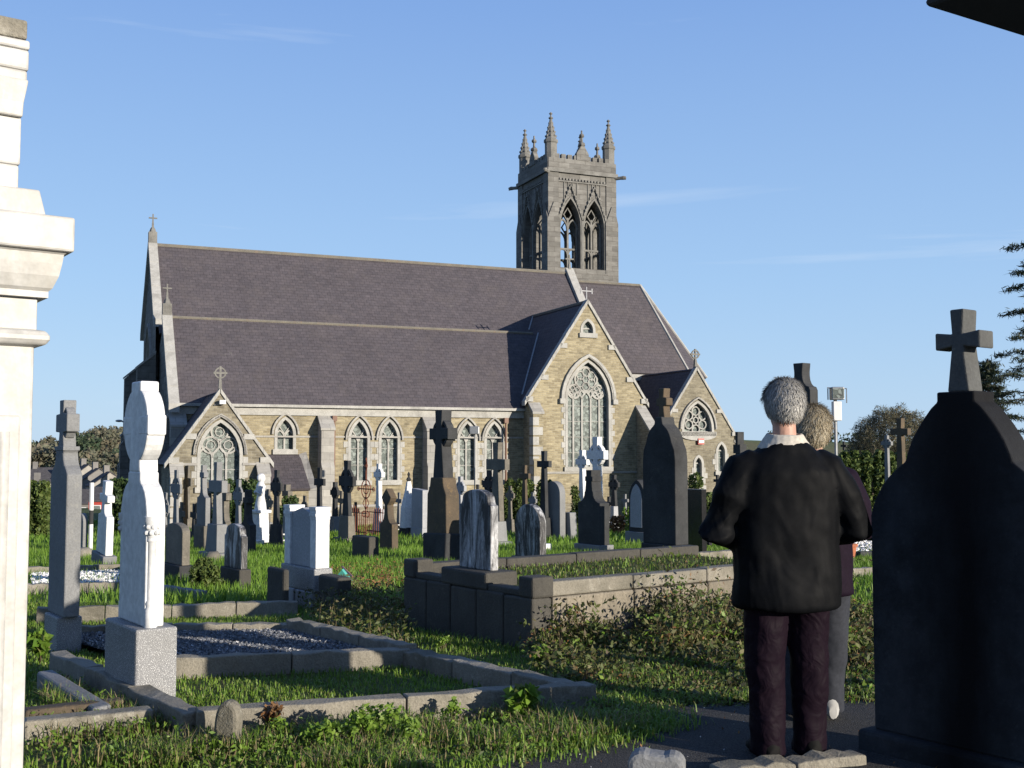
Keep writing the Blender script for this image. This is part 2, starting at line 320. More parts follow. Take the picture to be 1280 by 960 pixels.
def bigstone_mat():
    m, t, b = newmat('blackened_stone'); tc_ = t.nodes.new('ShaderNodeTexCoord'); v = tc_.outputs['Object']; sx = t.nodes.new('ShaderNodeSeparateXYZ'); t.links.new(v, sx.inputs[0])
    col = _mix(t, _range(t, _noise(t, v, 5, 8, .7), .35, .65), (0.018, 0.020, 0.024), (0.034, 0.038, 0.044))
    col = _mix(t, _range(t, _noise(t, v, 38, 5, .75), .55, .68, 0, .5), col, (0.05, 0.055, 0.06))
    ax = t.nodes.new('ShaderNodeMath'); ax.operation = 'ABSOLUTE'; off = t.nodes.new('ShaderNodeMath'); off.operation = 'MULTIPLY_ADD'; off.inputs[1].default_value = .34; t.links.new(_noise(t, _map(t, v, (3, 3, .9)), 1.6, 7, .7), off.inputs[0]); t.links.new(sx.outputs[0], off.inputs[2])
    sh = t.nodes.new('ShaderNodeMath'); sh.operation = 'SUBTRACT'; sh.inputs[1].default_value = .19; t.links.new(off.outputs[0], sh.inputs[0]); t.links.new(sh.outputs[0], ax.inputs[0])
    band = _range(t, ax.outputs[0], .04, .36, 1, 0); col = _mix(t, band, col, (0.003, 0.003, 0.0035))           # the black run-off stain below the cross
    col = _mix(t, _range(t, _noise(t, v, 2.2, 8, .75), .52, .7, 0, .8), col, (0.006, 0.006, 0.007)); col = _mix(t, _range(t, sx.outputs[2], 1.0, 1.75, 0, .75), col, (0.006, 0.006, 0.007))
    t.links.new(col, b.inputs['Base Color']); b.inputs['Roughness'].default_value = .9; b.inputs['Specular IOR Level'].default_value = .15; _bump(t, b, _noise(t, v, 60, 5, .7), .5, .01); return m
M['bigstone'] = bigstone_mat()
M['rust'] = plain('rusty_iron', (0.17, 0.055, 0.03), 0.8, var=0.5, scale=30)
M['white'] = plain('white_paint', (0.75, 0.75, 0.74), 0.45, var=0.05)
M['metal'] = plain('grey_metal', (0.32, 0.33, 0.34), 0.4, 0.6, var=0.15)
M['bark'] = stone('bark', (0.11, 0.085, 0.06), (0.07, 0.055, 0.04), grain=30, bump=0.8)
M['timber'] = plain('black_timber', (0.02, 0.019, 0.018), 0.8)
M['gravel_d'] = leaf('dark_chippings', [(0.05, 0.055, 0.065), (0.10, 0.11, 0.13), (0.16, 0.165, 0.18), (0.09, 0.1, 0.12), (0.34, 0.34, 0.35)], 0.7, 0.0, 0.15)
M['gravel_w'] = leaf('white_chippings', [(0.5, 0.5, 0.52), (0.75, 0.75, 0.76), (0.35, 0.35, 0.38)], 0.7, 0.0, 0.15)
M['grass'] = leaf('grass_blades', [(0.06, 0.13, 0.014), (0.11, 0.195, 0.022), (0.16, 0.25, 0.036), (0.085, 0.165, 0.02), (0.24, 0.23, 0.09)], 0.5, 0.35, 0.55, 0.9)
M['grass_far'] = leaf('far_grass_blades', [(0.07, 0.145, 0.016), (0.115, 0.21, 0.025), (0.165, 0.26, 0.038)], 0.5, 0.35, 0.35, 0.5)
M['weed'] = leaf('dull_weeds', [(0.04, 0.055, 0.016), (0.075, 0.10, 0.022), (0.075, 0.05, 0.03), (0.055, 0.085, 0.018), (0.13, 0.115, 0.05)], 0.6, 0.25, 0.5, 2.2)
M['lime_leaf'] = leaf('bright_weed_leaves', [(0.09, 0.17, 0.02), (0.14, 0.23, 0.03), (0.18, 0.26, 0.05)], 0.5, 0.4, 0.3)
M['rusty_leaf'] = leaf('rusty_leaves', [(0.16, 0.07, 0.03), (0.20, 0.11, 0.04), (0.10, 0.05, 0.03)], 0.7, 0.25, 0.3)
M['straw'] = leaf('straw', [(0.24, 0.19, 0.10), (0.17, 0.13, 0.07), (0.3, 0.25, 0.14)], 0.7, 0.25, 0.3)
M['yew'] = leaf('yew_leaves', [(0.018, 0.036, 0.014), (0.035, 0.065, 0.018), (0.055, 0.085, 0.022)], 0.6, 0.2, 0.5, 1.5)
M['hedge'] = leaf('hedge_leaves', [(0.035, 0.06, 0.015), (0.06, 0.09, 0.02), (0.09, 0.115, 0.03)], 0.6, 0.2, 0.5, 1.5)
M['fartree'] = leaf('distant_leaves', [(0.08, 0.088, 0.062), (0.11, 0.108, 0.075), (0.13, 0.11, 0.08)], 0.8, 0.2, 0.5, 0.1)  # leaf colours paled and greyed to stand in for haze
M['fardark'] = leaf('distant_dark_leaves', [(0.03, 0.05, 0.03), (0.05, 0.07, 0.035)], 0.8, 0.2, 0.4, 0.1)
M['twig'] = leaf('twigs', [(0.075, 0.07, 0.045), (0.11, 0.095, 0.06), (0.07, 0.075, 0.04)], 0.8, 0.1, 0.4, 0.6)
M['cedar'] = leaf('cedar_needles', [(0.018, 0.03, 0.016), (0.03, 0.045, 0.022), (0.05, 0.05, 0.03)], 0.7, 0.2, 0.3, 0.6)
# ---------------------------------------------------------------- ground
def ground_mat():
    m, t, b = newmat('turf_and_soil'); c = t.nodes.new('ShaderNodeTexCoord'); v = c.outputs['Object']
    col = _mix(t, _range(t, _noise(t, v, 1.4, 7, 0.7), 0.35, 0.65), (0.065, 0.10, 0.02), (0.075, 0.065, 0.035))
    col = _mix(t, 0.5, col, _mix(t, _range(t, _noise(t, v, 22, 4, 0.7), 0.3, 0.7), (0.25,) * 3, (0.75,) * 3), 'OVERLAY')
    sx = t.nodes.new('ShaderNodeSeparateXYZ'); t.links.new(v, sx.inputs[0])
    vo = t.nodes.new('ShaderNodeTexVoronoi'); vo.inputs['Scale'].default_value = 0.011; t.links.new(v, vo.inputs['Vector'])
    fr = t.nodes.new('ShaderNodeValToRGB'); t.links.new(vo.outputs['Color'], fr.inputs[0]); e = fr.color_ramp.elements
    e[0].color = (0.10, 0.12, 0.045, 1); e[1].color = (0.16, 0.11, 0.065, 1); x = e.new(0.5); x.color = (0.085, 0.12, 0.04, 1)
    col = _mix(t, _range(t, sx.outputs[1], 120, 240), col, fr.outputs[0])
    t.links.new(col, b.inputs['Base Color']); b.inputs['Roughness'].default_value = 0.95; b.inputs['Specular IOR Level'].default_value = 0.1
    _bump(t, b, _noise(t, v, 14, 6, 0.7), 0.8, 0.06); return m
M['ground'] = ground_mat()
def asphalt_mat():
    m, t, b = newmat('old_asphalt'); v, _ = _coords(t); g = _noise(t, v, 130, 2, 0.6)
    col = _mix(t, _range(t, _noise(t, v, 1.5, 6, 0.7), 0.35, 0.65), (0.022, 0.022, 0.024), (0.034, 0.033, 0.031))
    col = _mix(t, _range(t, g, 0.45, 0.75), col, (0.09, 0.088, 0.085))
    t.links.new(col, b.inputs['Base Color']); b.inputs['Roughness'].default_value = 0.9; b.inputs['Specular IOR Level'].default_value = 0.12; _bump(t, b, g, 0.9, 0.012); return m
M['asphalt'] = asphalt_mat()
ys = np.concatenate([np.arange(-14, 4, 1.0), np.arange(4, 14, 0.25), np.arange(14, 70, 1.0), np.arange(70, 200, 4.0), np.arange(200, 640, 10.0), np.geomspace(650, 6000, 12)])
xs = np.concatenate([-np.geomspace(6000, 120, 26), np.arange(-110, -30, 5.0), np.arange(-30, -6, 1.0), np.arange(-6, 6, 0.25), np.arange(6, 30, 1.0), np.arange(30, 111, 5.0), np.geomspace(120, 6000, 26)])
nx_, ny_ = len(xs), len(ys)
gm = bpy.data.meshes.new('ground')
gm.from_pydata([(x, y, gz(x, y) - 0.012) for y in ys for x in xs], [], [(j * nx_ + i, j * nx_ + i + 1, (j + 1) * nx_ + i + 1, (j + 1) * nx_ + i) for j in range(ny_ - 1) for i in range(nx_ - 1)])
gm.materials.append(M['ground']); gm.polygons.foreach_set('use_smooth', [True] * len(gm.polygons))
tag(link(bpy.data.objects.new('ground', gm)), kind='structure')
# the asphalt path
PATH = [(0.42, 6.72), (1.4, 6.82), (2.6, 6.95), (5.0, 7.7), (9.0, 9.4), (12.0, 7.0), (8.0, 4.6), (5.0, 2.5), (5.0, -4), (-7, -4), (-4.0, 2.2), (-1.9, 4.1), (-0.75, 4.86), (-0.28, 5.16), (0.22, 5.5), (0.62, 5.82), (0.9, 6.08), (0.82, 6.4)]
def flat_sheet(name, poly, mat, lift, step=0.35, kind='structure'):
    bm = bmesh.new(); f = bm.faces.new([bm.verts.new((x, y, 0)) for x, y in poly]); bmesh.ops.triangulate(bm, faces=[f])
    for _ in range(4): bmesh.ops.subdivide_edges(bm, edges=[e for e in bm.edges if e.calc_length() > step], cuts=1)
    bmesh.ops.triangulate(bm, faces=bm.faces)
    for v_ in bm.verts: v_.co.z = gz(v_.co.x, v_.co.y) + lift
    bmesh.ops.recalc_face_normals(bm, faces=bm.faces); me = bpy.data.meshes.new(name); bm.to_mesh(me); bm.free(); me.materials.append(mat)
    return tag(link(bpy.data.objects.new(name, me)), kind=kind)
flat_sheet('path', PATH, M['asphalt'], 0.006)
def inside(poly, x, y):
    c = False; n = len(poly)
    for i in range(n):
        (x1, y1), (x2, y2) = poly[i], poly[i - 1]
        if (y1 > y) != (y2 > y) and x < (x2 - x1) * (y - y1) / (y2 - y1) + x1: c = not c
    return c

# ---------------------------------------------------------------- the church
CH = thing('church', 'tall stone parish church with slate roof and a square pinnacled tower', 'church', (0, 55, -2.1), rad(23))
CZ = 2.1
class Plane:                          # a wall plane: a = metres along the wall, z up, d = metres into the wall
    def __init__(s, o, a, n): s.o, s.a, s.n = o, a, n
    def pt(s, a, z, d): return (s.o[0] + s.a[0] * a + s.n[0] * d, s.o[1] + s.a[1] * a + s.n[1] * d, z)
def SP(v): return Plane((0, v), (1, 0), (0, 1))       # faces south, a = u
def WP(u): return Plane((u, 0), (0, -1), (1, 0))      # faces west, a = -v
def EP(u): return Plane((u, 0), (0, 1), (-1, 0))      # faces east, a = v
def NP(v): return Plane((0, v), (-1, 0), (0, -1))     # faces north, a = -u
def gothic(c, h, z0, zs, za, n=7):    # outline: bottom left, bottom right, round the arch
    H = za - zs; R = (h * h + H * H) / (2 * h); pts = [(c - h, z0), (c + h, z0)]
    th1 = math.asin(min(1, H / R)) if H <= R else math.pi / 2
    r = [(c + h - R + R * math.cos(th1 * i / n), zs + R * math.sin(th1 * i / n)) for i in range(n + 1)]
    return pts + r + [(2 * c - x, z) for x, z in r[-2::-1]]
def arch(c, h, zs, za, n=7): return gothic(c, h, zs, zs, za, n)[2:]
def circ(c, z, r, n=14, ph=0): return [(c + r * math.cos(2 * math.pi * (i + ph) / n), z + r * math.sin(2 * math.pi * (i + ph) / n)) for i in range(n)]
def wall_holes(mb, pl, outer, holes, d=0.0, jamb=0.3):
    bm = bmesh.new(); edges = []
    for lp in [outer] + holes:
        vs = [bm.verts.new((a, 0, z)) for a, z in lp]
        edges += [bm.edges.new((vs[i], vs[(i + 1) % len(vs)])) for i in range(len(vs))]
    bmesh.ops.triangle_fill(bm, use_beauty=True, use_dissolve=False, edges=edges, normal=(0, -1, 0))
    bm.verts.index_update()
    mb.add([pl.pt(v_.co.x, v_.co.z, d) for v_ in bm.verts], [[v_.index for v_ in f.verts] for f in bm.faces]); bm.free()
    if jamb:
        for lp in holes:
            n = len(lp); mb.add([pl.pt(a, z, d) for a, z in lp] + [pl.pt(a, z, d + jamb) for a, z in lp], [(i, (i + 1) % n, (i + 1) % n + n, i + n) for i in range(n)])
def cbuild(mb, name, mat, parent=None, **k): return mb.build(name, mat, CH if parent is None else parent, dz=CZ, **k)

def window(pl, c, h, z0, zs, za, lights=2, hood=True, rose=False, parent=None, d0=0.16):
    par = parent or CH
    s = MB(); g = gothic(c, h, z0, zs, za)
    s.ribbon(g[1:] + [g[0]], 0.13, -0.03, 0.12, pl=pl)                    # dressed surround
    s.prism([(c - h - 0.14, z0 - 0.2), (c + h + 0.14, z0 - 0.2), (c + h + 0.14, z0 + 0.02), (c - h - 0.14, z0 + 0.02)], -0.1, 0.2, pl=pl)
    if zs - z0 > 0.8:                                                     # alternating jamb stones
        k = 0; z = z0 + 0.1
        while z < zs - 0.2:
            wq = 0.17 if k % 2 else 0.05
            for sg in (-1, 1):
                a0, a1 = sorted((c + sg * (h + 0.075), c + sg * (h + 0.1 + wq)))
                s.prism([(a0, z), (a1, z), (a1, z + 0.26), (a0, z + 0.26)], -0.022, 0.05, pl=pl)
            z += 0.28; k += 1
    win = s.build('window', M['dress_w'], par, dz=CZ)
    if hood:
        MB().ribbon([(x, z) for x, z in arch(c, h + 0.16, zs, za + 0.2)], 0.08, -0.12, 0.02, pl=pl).build('hood_mould', M['dress'], win, dz=CZ)
    t = MB(); bw = 0.075 if h < 1 else 0.085; lw = 2 * h / lights; d1 = d0 + 0.1
    t.ribbon(g, 0.09, d0, d1, closed=True, pl=pl)
    lh = min(lw * 0.85, (za - zs) * 0.55); ls = zs - (0.18 if lights <= 3 else 0.0)
    if not rose:
        for i in range(1, lights): t.ribbon([(c - h + lw * i, z0), (c - h + lw * i, ls + 0.05)], bw, d0 + 0.002, d1 - 0.002, pl=pl)
        for i in range(lights): t.ribbon(arch(c - h + lw * (i + 0.5), lw / 2, ls, ls + lh, 5), bw * 0.85, d0 + 0.004, d1 - 0.004, pl=pl)
        for i in range(lights):
            for z in np.arange(z0 + 0.7, ls, 0.75): t.ribbon([(c - h + lw * i + 0.03, z), (c - h + lw * (i + 1) - 0.03, z)], 0.025, d0 + 0.03, d0 + 0.06, pl=pl)
    if lights == 2:
        zc = ls + lh * 1.0 + (za - ls - lh) * 0.32; r = (za - ls - lh) * 0.42
        t.ribbon([(c, zc - r * 1.35), (c + r, zc), (c, zc + r * 1.35), (c - r, zc)], bw * 0.8, d0 + 0.006, d1 - 0.006, closed=True, pl=pl)
    if lights == 3:
        r = h * 0.40
        for cx, cz in ((c - h * 0.42, ls + lh * 0.95 + r * 0.35), (c + h * 0.42, ls + lh * 0.95 + r * 0.35), (c, ls + lh * 0.95 + r * 1.95)):
            t.ribbon(circ(cx, cz, r), bw * 0.9, d0 + 0.006, d1 - 0.006, closed=True, pl=pl)
            t.ribbon(circ(cx, cz, r * 0.55, 8), bw * 0.5, d0 + 0.012, d1 - 0.03, closed=True, pl=pl)
    if lights == 5:
        for cx, cz, r in ((c - h * 0.55, zs + 0.42, 0.33), (c + h * 0.55, zs + 0.42, 0.33), (c, zs + 1.02, 0.60)):
            t.ribbon(circ(cx, cz, r, 18), bw, d0 + 0.006, d1 - 0.006, closed=True, pl=pl)
            n = 6 if r > 0.4 else 4
            for k in range(n):
                th = 2 * math.pi * k / n + 0.5; t.ribbon(circ(cx + r * 0.58 * math.cos(th), cz + r * 0.58 * math.sin(th), r * 0.34, 8), bw * 0.6, d0 + 0.012, d1 - 0.02, closed=True, pl=pl)
        for k in (-1, 1): t.ribbon([(c + k * h * 0.1, zs + 0.35), (c + k * h * 0.28, zs + 0.55)], bw, d0 + 0.01, d1 - 0.01, pl=pl)
    if rose:
        zc = z0 + (za - z0) * 0.40; r0 = h * 0.52
        t.ribbon(circ(c, zc, 0.15, 10), bw * 0.8, d0 + 0.006, d1 - 0.006, closed=True, pl=pl)
        for k in range(6):
            th = 2 * math.pi * k / 6 + math.pi / 6; t.ribbon(circ(c + r0 * math.cos(th), zc + r0 * math.sin(th), h * 0.25, 9), bw * 0.8, d0 + 0.008, d1 - 0.008, closed=True, pl=pl)
            t.ribbon([(c + 0.15 * math.cos(th), zc + 0.15 * math.sin(th)), (c + (r0 - h * .25) * math.cos(th), zc + (r0 - h * .25) * math.sin(th))], bw * 0.6, d0 + 0.01, d1 - 0.01, pl=pl)
    t.build('tracery', M['dress_w'], win, dz=CZ)
    if rose: MB().prism(g, d1 + 0.02, d1 + 0.04, pl=pl).build('pane', M['glass'], win, dz=CZ)
    else:
        for i in range(lights):
            a0, a1 = c - h + lw * i, c - h + lw * (i + 1)
            MB().prism([(a0 + 0.02, z0), (a1 - 0.02, z0), (a1 - 0.02, ls + 0.05), (a0 + 0.02, ls + 0.05)], d1 - 0.035, d1 - 0.02, pl=pl).build('pane', M['glass'], win, dz=CZ)
        MB().prism([(a, z) for a, z in gothic(c, h, ls + 0.06, zs, za)], d1 - 0.034, d1 - 0.018, pl=pl).build('pane', M['glass'], win, dz=CZ)
    return g

U0, UE = -16.15, 6.2; VA, VR, VN, VB = 3.4, 6.56, 9.72, 13.1   # aisle depth, ridge, north nave wall, north aisle wall
ZA, ZT, ZR, GB = 3.62, 7.75, 11.62, -3.2
def roof_slab(pts, name='roof', mat=None, t=0.12):
    """four or three corners (u,v,z) of a slope, thickened downwards"""
    a, b, c = Vector(pts[0]), Vector(pts[1]), Vector(pts[2]); n = (b - a).cross(c - a).normalized()
    if n.z < 0: n = -n
    k = len(pts); lo = [Vector(p) - n * t for p in pts]
    m = MB().add([tuple(p) for p in pts] + [tuple(p) for p in lo], [tuple(range(k)), tuple(range(2 * k - 1, k - 1, -1))] + [(i, (i + 1) % k, (i + 1) % k + k, i + k) for i in range(k)])
    return cbuild(m, name, mat or M['slate'])
def coping(u0, u1, p0, p1, n, rise=0.3, axis='u'):
    """n coping stones up a gable slope from p0=(v,z) to p1=(v,z), between u0 and u1"""
    for i in range(n):
        (va, za_), (vb, zb_) = [(p0[0] + (p1[0] - p0[0]) * k, p0[1] + (p1[1] - p0[1]) * k) for k in ((i + 0.015) / n, (i + 0.985) / n)]
        j = random.uniform(-0.015, 0.015)
        if axis == 'u': vs = [(u0, va, za_ - 0.1), (u1, va, za_ - 0.1), (u1, va, za_ + rise + j), (u0, va, za_ + rise + j), (u0, vb, zb_ - 0.1), (u1, vb, zb_ - 0.1), (u1, vb, zb_ + rise + j), (u0, vb, zb_ + rise + j)]
        else: vs = [(va, u0, za_ - 0.1), (va, u1, za_ - 0.1), (va, u1, za_ + rise + j), (va, u0, za_ + rise + j), (vb, u0, zb_ - 0.1), (vb, u1, zb_ - 0.1), (vb, u1, zb_ + rise + j), (vb, u0, zb_ + rise + j)]
        cbuild(MB().add(vs, [(0, 1, 2, 3), (7, 6, 5, 4), (0, 4, 5, 1), (1, 5, 6, 2), (2, 6, 7, 3), (3, 7, 4, 0)]), 'coping_stone', M['dress_w'])
def finial_cross(u, v, z, s=1.0, ring=True, mat=None, axis='s'):
    pl = SP(v) if axis == 's' else WP(u); c = u if axis == 's' else -v; m = MB()
    m.prism([(c - .09 * s, z - .25 * s), (c + .09 * s, z - .25 * s), (c + .06 * s, z + .35 * s), (c - .06 * s, z + .35 * s)], -.08 * s, .08 * s, pl=pl)
    m.ribbon([(c, z + .3 * s), (c, z + 1.0 * s)], .1 * s, -.05 * s, .05 * s, pl=pl); m.ribbon([(c - .32 * s, z + .68 * s), (c + .32 * s, z + .68 * s)], .1 * s, -.045 * s, .045 * s, pl=pl)
    if ring: m.ribbon(circ(c, z + .68 * s, .24 * s), .07 * s, -.035 * s, .035 * s, closed=True, pl=pl)
    cbuild(m, 'finial', mat or M['tower_trim'])

# aisle (south) wall with its windows
AV = -1.5; AR = 1.75                                      # aisle front plane and aisle ridge
def au(x): return -21.49 + .9704 * (x + 21.49)
def az(z): return 1.45 + .9704 * (z - 1.45)
ZA = az(ZA); ZT2 = 7.52; U0 = au(U0)
spec = [(-11.13, .42, 1.55, 2.25, 2.98), (-7.70, .46, .12, 2.02, 2.94), (-6.24, .46, .12, 2.02, 2.94), (-2.34, .46, .08, 2.0, 2.9), (-0.95, .46, .08, 2.0, 2.9)]
pl = SP(AV); holes = [window(pl, au(q[0]), q[1] * .97, *[az(z) for z in q[2:]]) for q in spec]
wm = MB(); wall_holes(wm, pl, [(U0, GB), (0.0, GB), (0.0, ZA - 0.5), (U0, ZA - 0.5)], holes, 0, 0.35); cbuild(wm, 'wall', M['wall'])
cbuild(MB().b2(U0 + .05, -.06, AV - 0.1, AV + 0.25, ZA - 0.5, ZA - 0.06), 'eaves_course', M['dress_w'])
cbuild(MB().b2(U0 + .05, -.06, AV - 0.3, AV - 0.1, ZA - 0.16, ZA - 0.04), 'gutter', M['dress_w'])
cbuild(MB().b2(U0, -.06, AV - 0.05, AV + 0.01, 2.09, 2.16), 'string_course', M['dress'])
cbuild(MB().prism([(U0, GB), (-.06, GB), (-.06, -1.0), (U0, -1.0)], -0.16, 0.01, pl=pl), 'plinth', M['gable_wall'])
cbuild(MB().prism([(U0, -1.0), (-.06, -1.0), (-.06, -0.9), (U0, -0.9)], -0.19, 0.01, pl=pl), 'plinth_course', M['dress'])
def buttress(pl, a0, a1, zt, dep, steps=2, mat='dress', name='buttress'):
    m = MB(); g = pl.pt
    zs = [GB, zt * .35 - .3, zt - dep * .9] if steps == 2 else [GB, zt - dep * 1.1]
    ds = [dep * 1.18, dep] if steps == 2 else [dep]
    prof = []
    for i, d in enumerate(ds): prof += [(d, zs[i] + (0.22 if i else 0)), (d, zs[i + 1])]
    prof += [(0, zt)]
    n = len(prof) + 1; pr = [(-0.0, GB)] + prof
    vs = [g(a0, z, -d) for d, z in pr] + [g(a1, z, -d) for d, z in pr]
    m.add(vs, [tuple(range(n)), tuple(range(2 * n - 1, n - 1, -1))] + [(i, (i + 1) % n, (i + 1) % n + n, i + n) for i in range(n)])
    b = cbuild(m, name, M[mat])
    c = MB(); d = ds[-1]; e = .04
    vs = [g(a, z, -dd) for a in (a0 - e, a1 + e) for dd, z in ((d + .05, zs[-1] - .02), (d + .05, zs[-1] + .08), (-.0, zt + .1), (-.0, zt - .05))]
    c.add(vs, [(0, 1, 2, 3), (7, 6, 5, 4), (0, 4, 5, 1), (1, 5, 6, 2), (2, 6, 7, 3), (3, 7, 4, 0)]); c.build('weathering', M['dress'], b, dz=CZ)
    return b
buttress(pl, au(-9.64), au(-9.05), 3.05, 0.7); buttress(pl, au(-4.62), au(-3.95), 3.05, 0.7); buttress(pl, U0 - .02, U0 + .6, 3.05, 0.6)
def downpipe(pl, a, z0, z1, d=-0.09):
    m = MB(); m.tube([pl.pt(a, z0, d), pl.pt(a, z1, d)], 0.05, 8); x, y, _ = pl.pt(a, 0, d); m.b2(x - .1, x + .1, y - .1, y + .08, z1 - .18, z1 + .06)
    cbuild(m, 'downpipe', M['pipe'])
downpipe(pl, au(-8.93), -2.2, 3.0, -0.22); downpipe(pl, au(-0.42), -2.2, 3.0, -0.22)
# main roofs: the aisle has its own small ridge, then a lead gutter against the nave
roof_slab([(U0 + .25, AV - .3, ZA - .05), (UE, AV - .3, ZA - .05), (UE, AR, ZT2), (U0 + .25, AR, ZT2)])
roof_slab([(U0 + .25, VA + .2, ZT2 - 1.3), (UE, VA + .2, ZT2 - 1.3), (UE, AR, ZT2), (U0 + .25, AR, ZT2)])
NU = -16.5
roof_slab([(NU + .1, VA - .75, ZT - .86), (UE, VA - .75, ZT - .86), (UE, VR, ZR), (NU + .1, VR, ZR)])
roof_slab([(NU + .1, VN + .75, ZT - .86), (UE, VN + .75, ZT - .86), (UE, VR, ZR), (NU + .1, VR, ZR)])
roof_slab([(U0 + .25, VB + .3, ZA - .05), (UE, VB + .3, ZA - .05), (UE, VN - .1, ZT - .6), (U0 + .25, VN - .1, ZT - .6)])
cbuild(MB().tube([(NU + .1, VR, ZR + .02), (UE, VR, ZR + .02)], .09, 6), 'ridge_tiles', M['ridge'])
cbuild(MB().tube([(U0 + .3, AR, ZT2 + .02), (1.9, AR, ZT2 + .02)], .07, 6), 'ridge_tiles', M['ridge'])
# west front: nave gable, aisle gables
window(WP(NU), -VR, 1.45, 0.7, 5.0, 7.5, 3)
wm = MB(); wall_holes(wm, WP(NU), [(-VN, GB), (-VA, GB), (-VA, ZT), (-VR, ZR + .1), (-VN, ZT)], [gothic(-VR, 1.45, 0.7, 5.0, 7.5)], 0, .4); cbuild(wm, 'wall', M['tower'])
pw = WP(U0)
cbuild(MB().prism([(-VA, GB), (-AV, GB), (-AV, ZA), (-AR, ZT2), (-VA, ZT2 - 1.2)], 0, .35, pl=pw), 'wall', M['tower'])
cbuild(MB().prism([(-VB, GB), (-VN, GB), (-VN, ZT - .6), (-VB, ZA)], 0, .35, pl=pw), 'wall', M['tower'])
coping(NU - .15, NU + .27, (VA - .45, ZT - .45), (VR, ZR + .02), 10, .28); coping(NU - .15, NU + .27, (VN + .45, ZT - .45), (VR, ZR + .02), 10, .28)
coping(U0 - .1, U0 + .34, (AV - .38, ZA - .35), (AR, ZT2 + .03), 11, .26); coping(U0 - .1, U0 + .34, (VB + .38, ZA - .35), (VN - .1, ZT - .55), 10, .26)
for v_, z_, uu in ((VR, ZR + .12, NU + .06), (AR, ZT2 + .1, U0 + .12), (VN + .1, ZT - .2, U0 + .1)):
    cbuild(MB().box((uu, v_, z_ + .2), (.4, .36, .62)).lathe([(.18, 0), (.11, .2), (.08, .25)], (uu, v_, z_ + .5), 6), 'gable_pedestal', M['tower_trim'])
    finial_cross(uu, v_, z_ + .8, .62, ring=False, axis='s')
for a0, a1, zt, dp in ((-VA - .35, -VA + .35, 6.0, .8), (-VN - .35, -VN + .35, 6.0, .9), (-VB - .1, -VB + .6, 3.0, .8), (-AV - .65, -AV - .02, 3.0, .45)):
    buttress(WP(U0 if a1 > -2 else NU), a0, a1, zt, dp, mat='tower')
# north-west porch, north aisle wall
cbuild(MB().prism([(-VB - .2, GB), (-VN - 1.0, GB), (-VN - 1.0, 1.6), (-VB + .6, 2.6), (-VB - .2, 1.6)], -.7, .1, pl=pw), 'wall', M['tower'])
cbuild(MB().b2(U0, UE, VB - .3, VB, GB, ZA - .1), 'wall', M['wall'])

# south transept
TV = -2.3; T0, T1, TC, TZ, TE = -0.05, 6.05, 3.0, 8.72, 4.05
pt_ = SP(TV); g1 = window(pt_, TC + .02, 1.17, .72, 3.95, 5.85, 5, d0=.2); g2 = window(pt_, TC + .02, .34, 7.18, 7.35, 7.85, 1, hood=False)
wm = MB(); wall_holes(wm, pt_, [(T0, GB), (T1, GB), (T1, TE), (TC, TZ), (T0, TE)], [g1, g2], 0, .4)
wm.add([(T0, TV, GB), (T0, VA, GB), (T0, VA, TE), (T0, TV, TE)], [(0, 1, 2, 3)]); wm.add([(T1, TV, GB), (T1, VA, GB), (T1, VA, TE), (T1, TV, TE)], [(0, 1, 2, 3)])
cbuild(wm, 'wall', M['wall'])
cbuild(MB().ribbon(arch(TC + .02, 1.42, 3.95, 6.12), .13, -.14, .03, pl=pt_), 'hood_mould', M['dress_w'])
for sg in (-1, 1): cbuild(MB().box((TC + .02 + sg * 1.43, TV - .06, 3.88), (.26, .22, .24)), 'label_stop', M['dress_w'])
cbuild(MB().b2(T0, T1, TV - .07, TV + .01, .42, .52), 'string_course', M['dress'])
cbuild(MB().b2(T0 - .05, T1 + .05, TV - .16, TV + .01, GB, -1.0), 'plinth', M['gable_wall'])
roof_slab([(T0 - .22, TV + .25, TE - .3), (T0 - .22, VA + .2, TE - .3), (TC, 4.9, TZ + .02), (TC, TV + .25, TZ + .02)])
roof_slab([(T1 + .22, TV + .25, TE - .3), (T1 + .22, VA + .2, TE - .3), (TC, 4.9, TZ + .02), (TC, TV + .25, TZ + .02)])
cbuild(MB().tube([(TC, TV + .2, TZ + .03), (TC, 4.3, TZ + .03)], .08, 6), 'ridge_tiles', M['ridge'])
coping(TV - .08, TV + .3, (T0 - .3, TE - .32), (TC - .01, TZ + .02), 14, .12, 'v'); coping(TV - .08, TV + .3, (T1 + .3, TE - .32), (TC + .01, TZ + .02), 14, .12, 'v')
for a, z in ((T0 - .05, TE - .1), (T1 + .05, TE - .1), (T0 + .75, TE + .95), (T1 - .75, TE + .95), (T0 + 1.75, TE + 2.5), (T1 - 1.75, TE + 2.5)): cbuild(MB().box((a, TV - .03, z), (.36, .1, .24)), 'kneeler', M['dress_w'])
mm = MB(); mm.tube([(TC, TV + .1, TZ), (TC, TV + .1, TZ + .75)], .035, 6); mm.ribbon([(TC - .35, TZ + .55), (TC + .35, TZ + .55)], .05, -.02, .02, pl=SP(TV + .1)); mm.ribbon([(TC - .3, TZ + .68), (TC - .3, TZ + .42)], .05, -.02, .02, pl=SP(TV + .1)); mm.ribbon([(TC + .3, TZ + .68), (TC + .3, TZ + .42)], .05, -.02, .02, pl=SP(TV + .1))
cbuild(mm, 'finial', M['lead'])
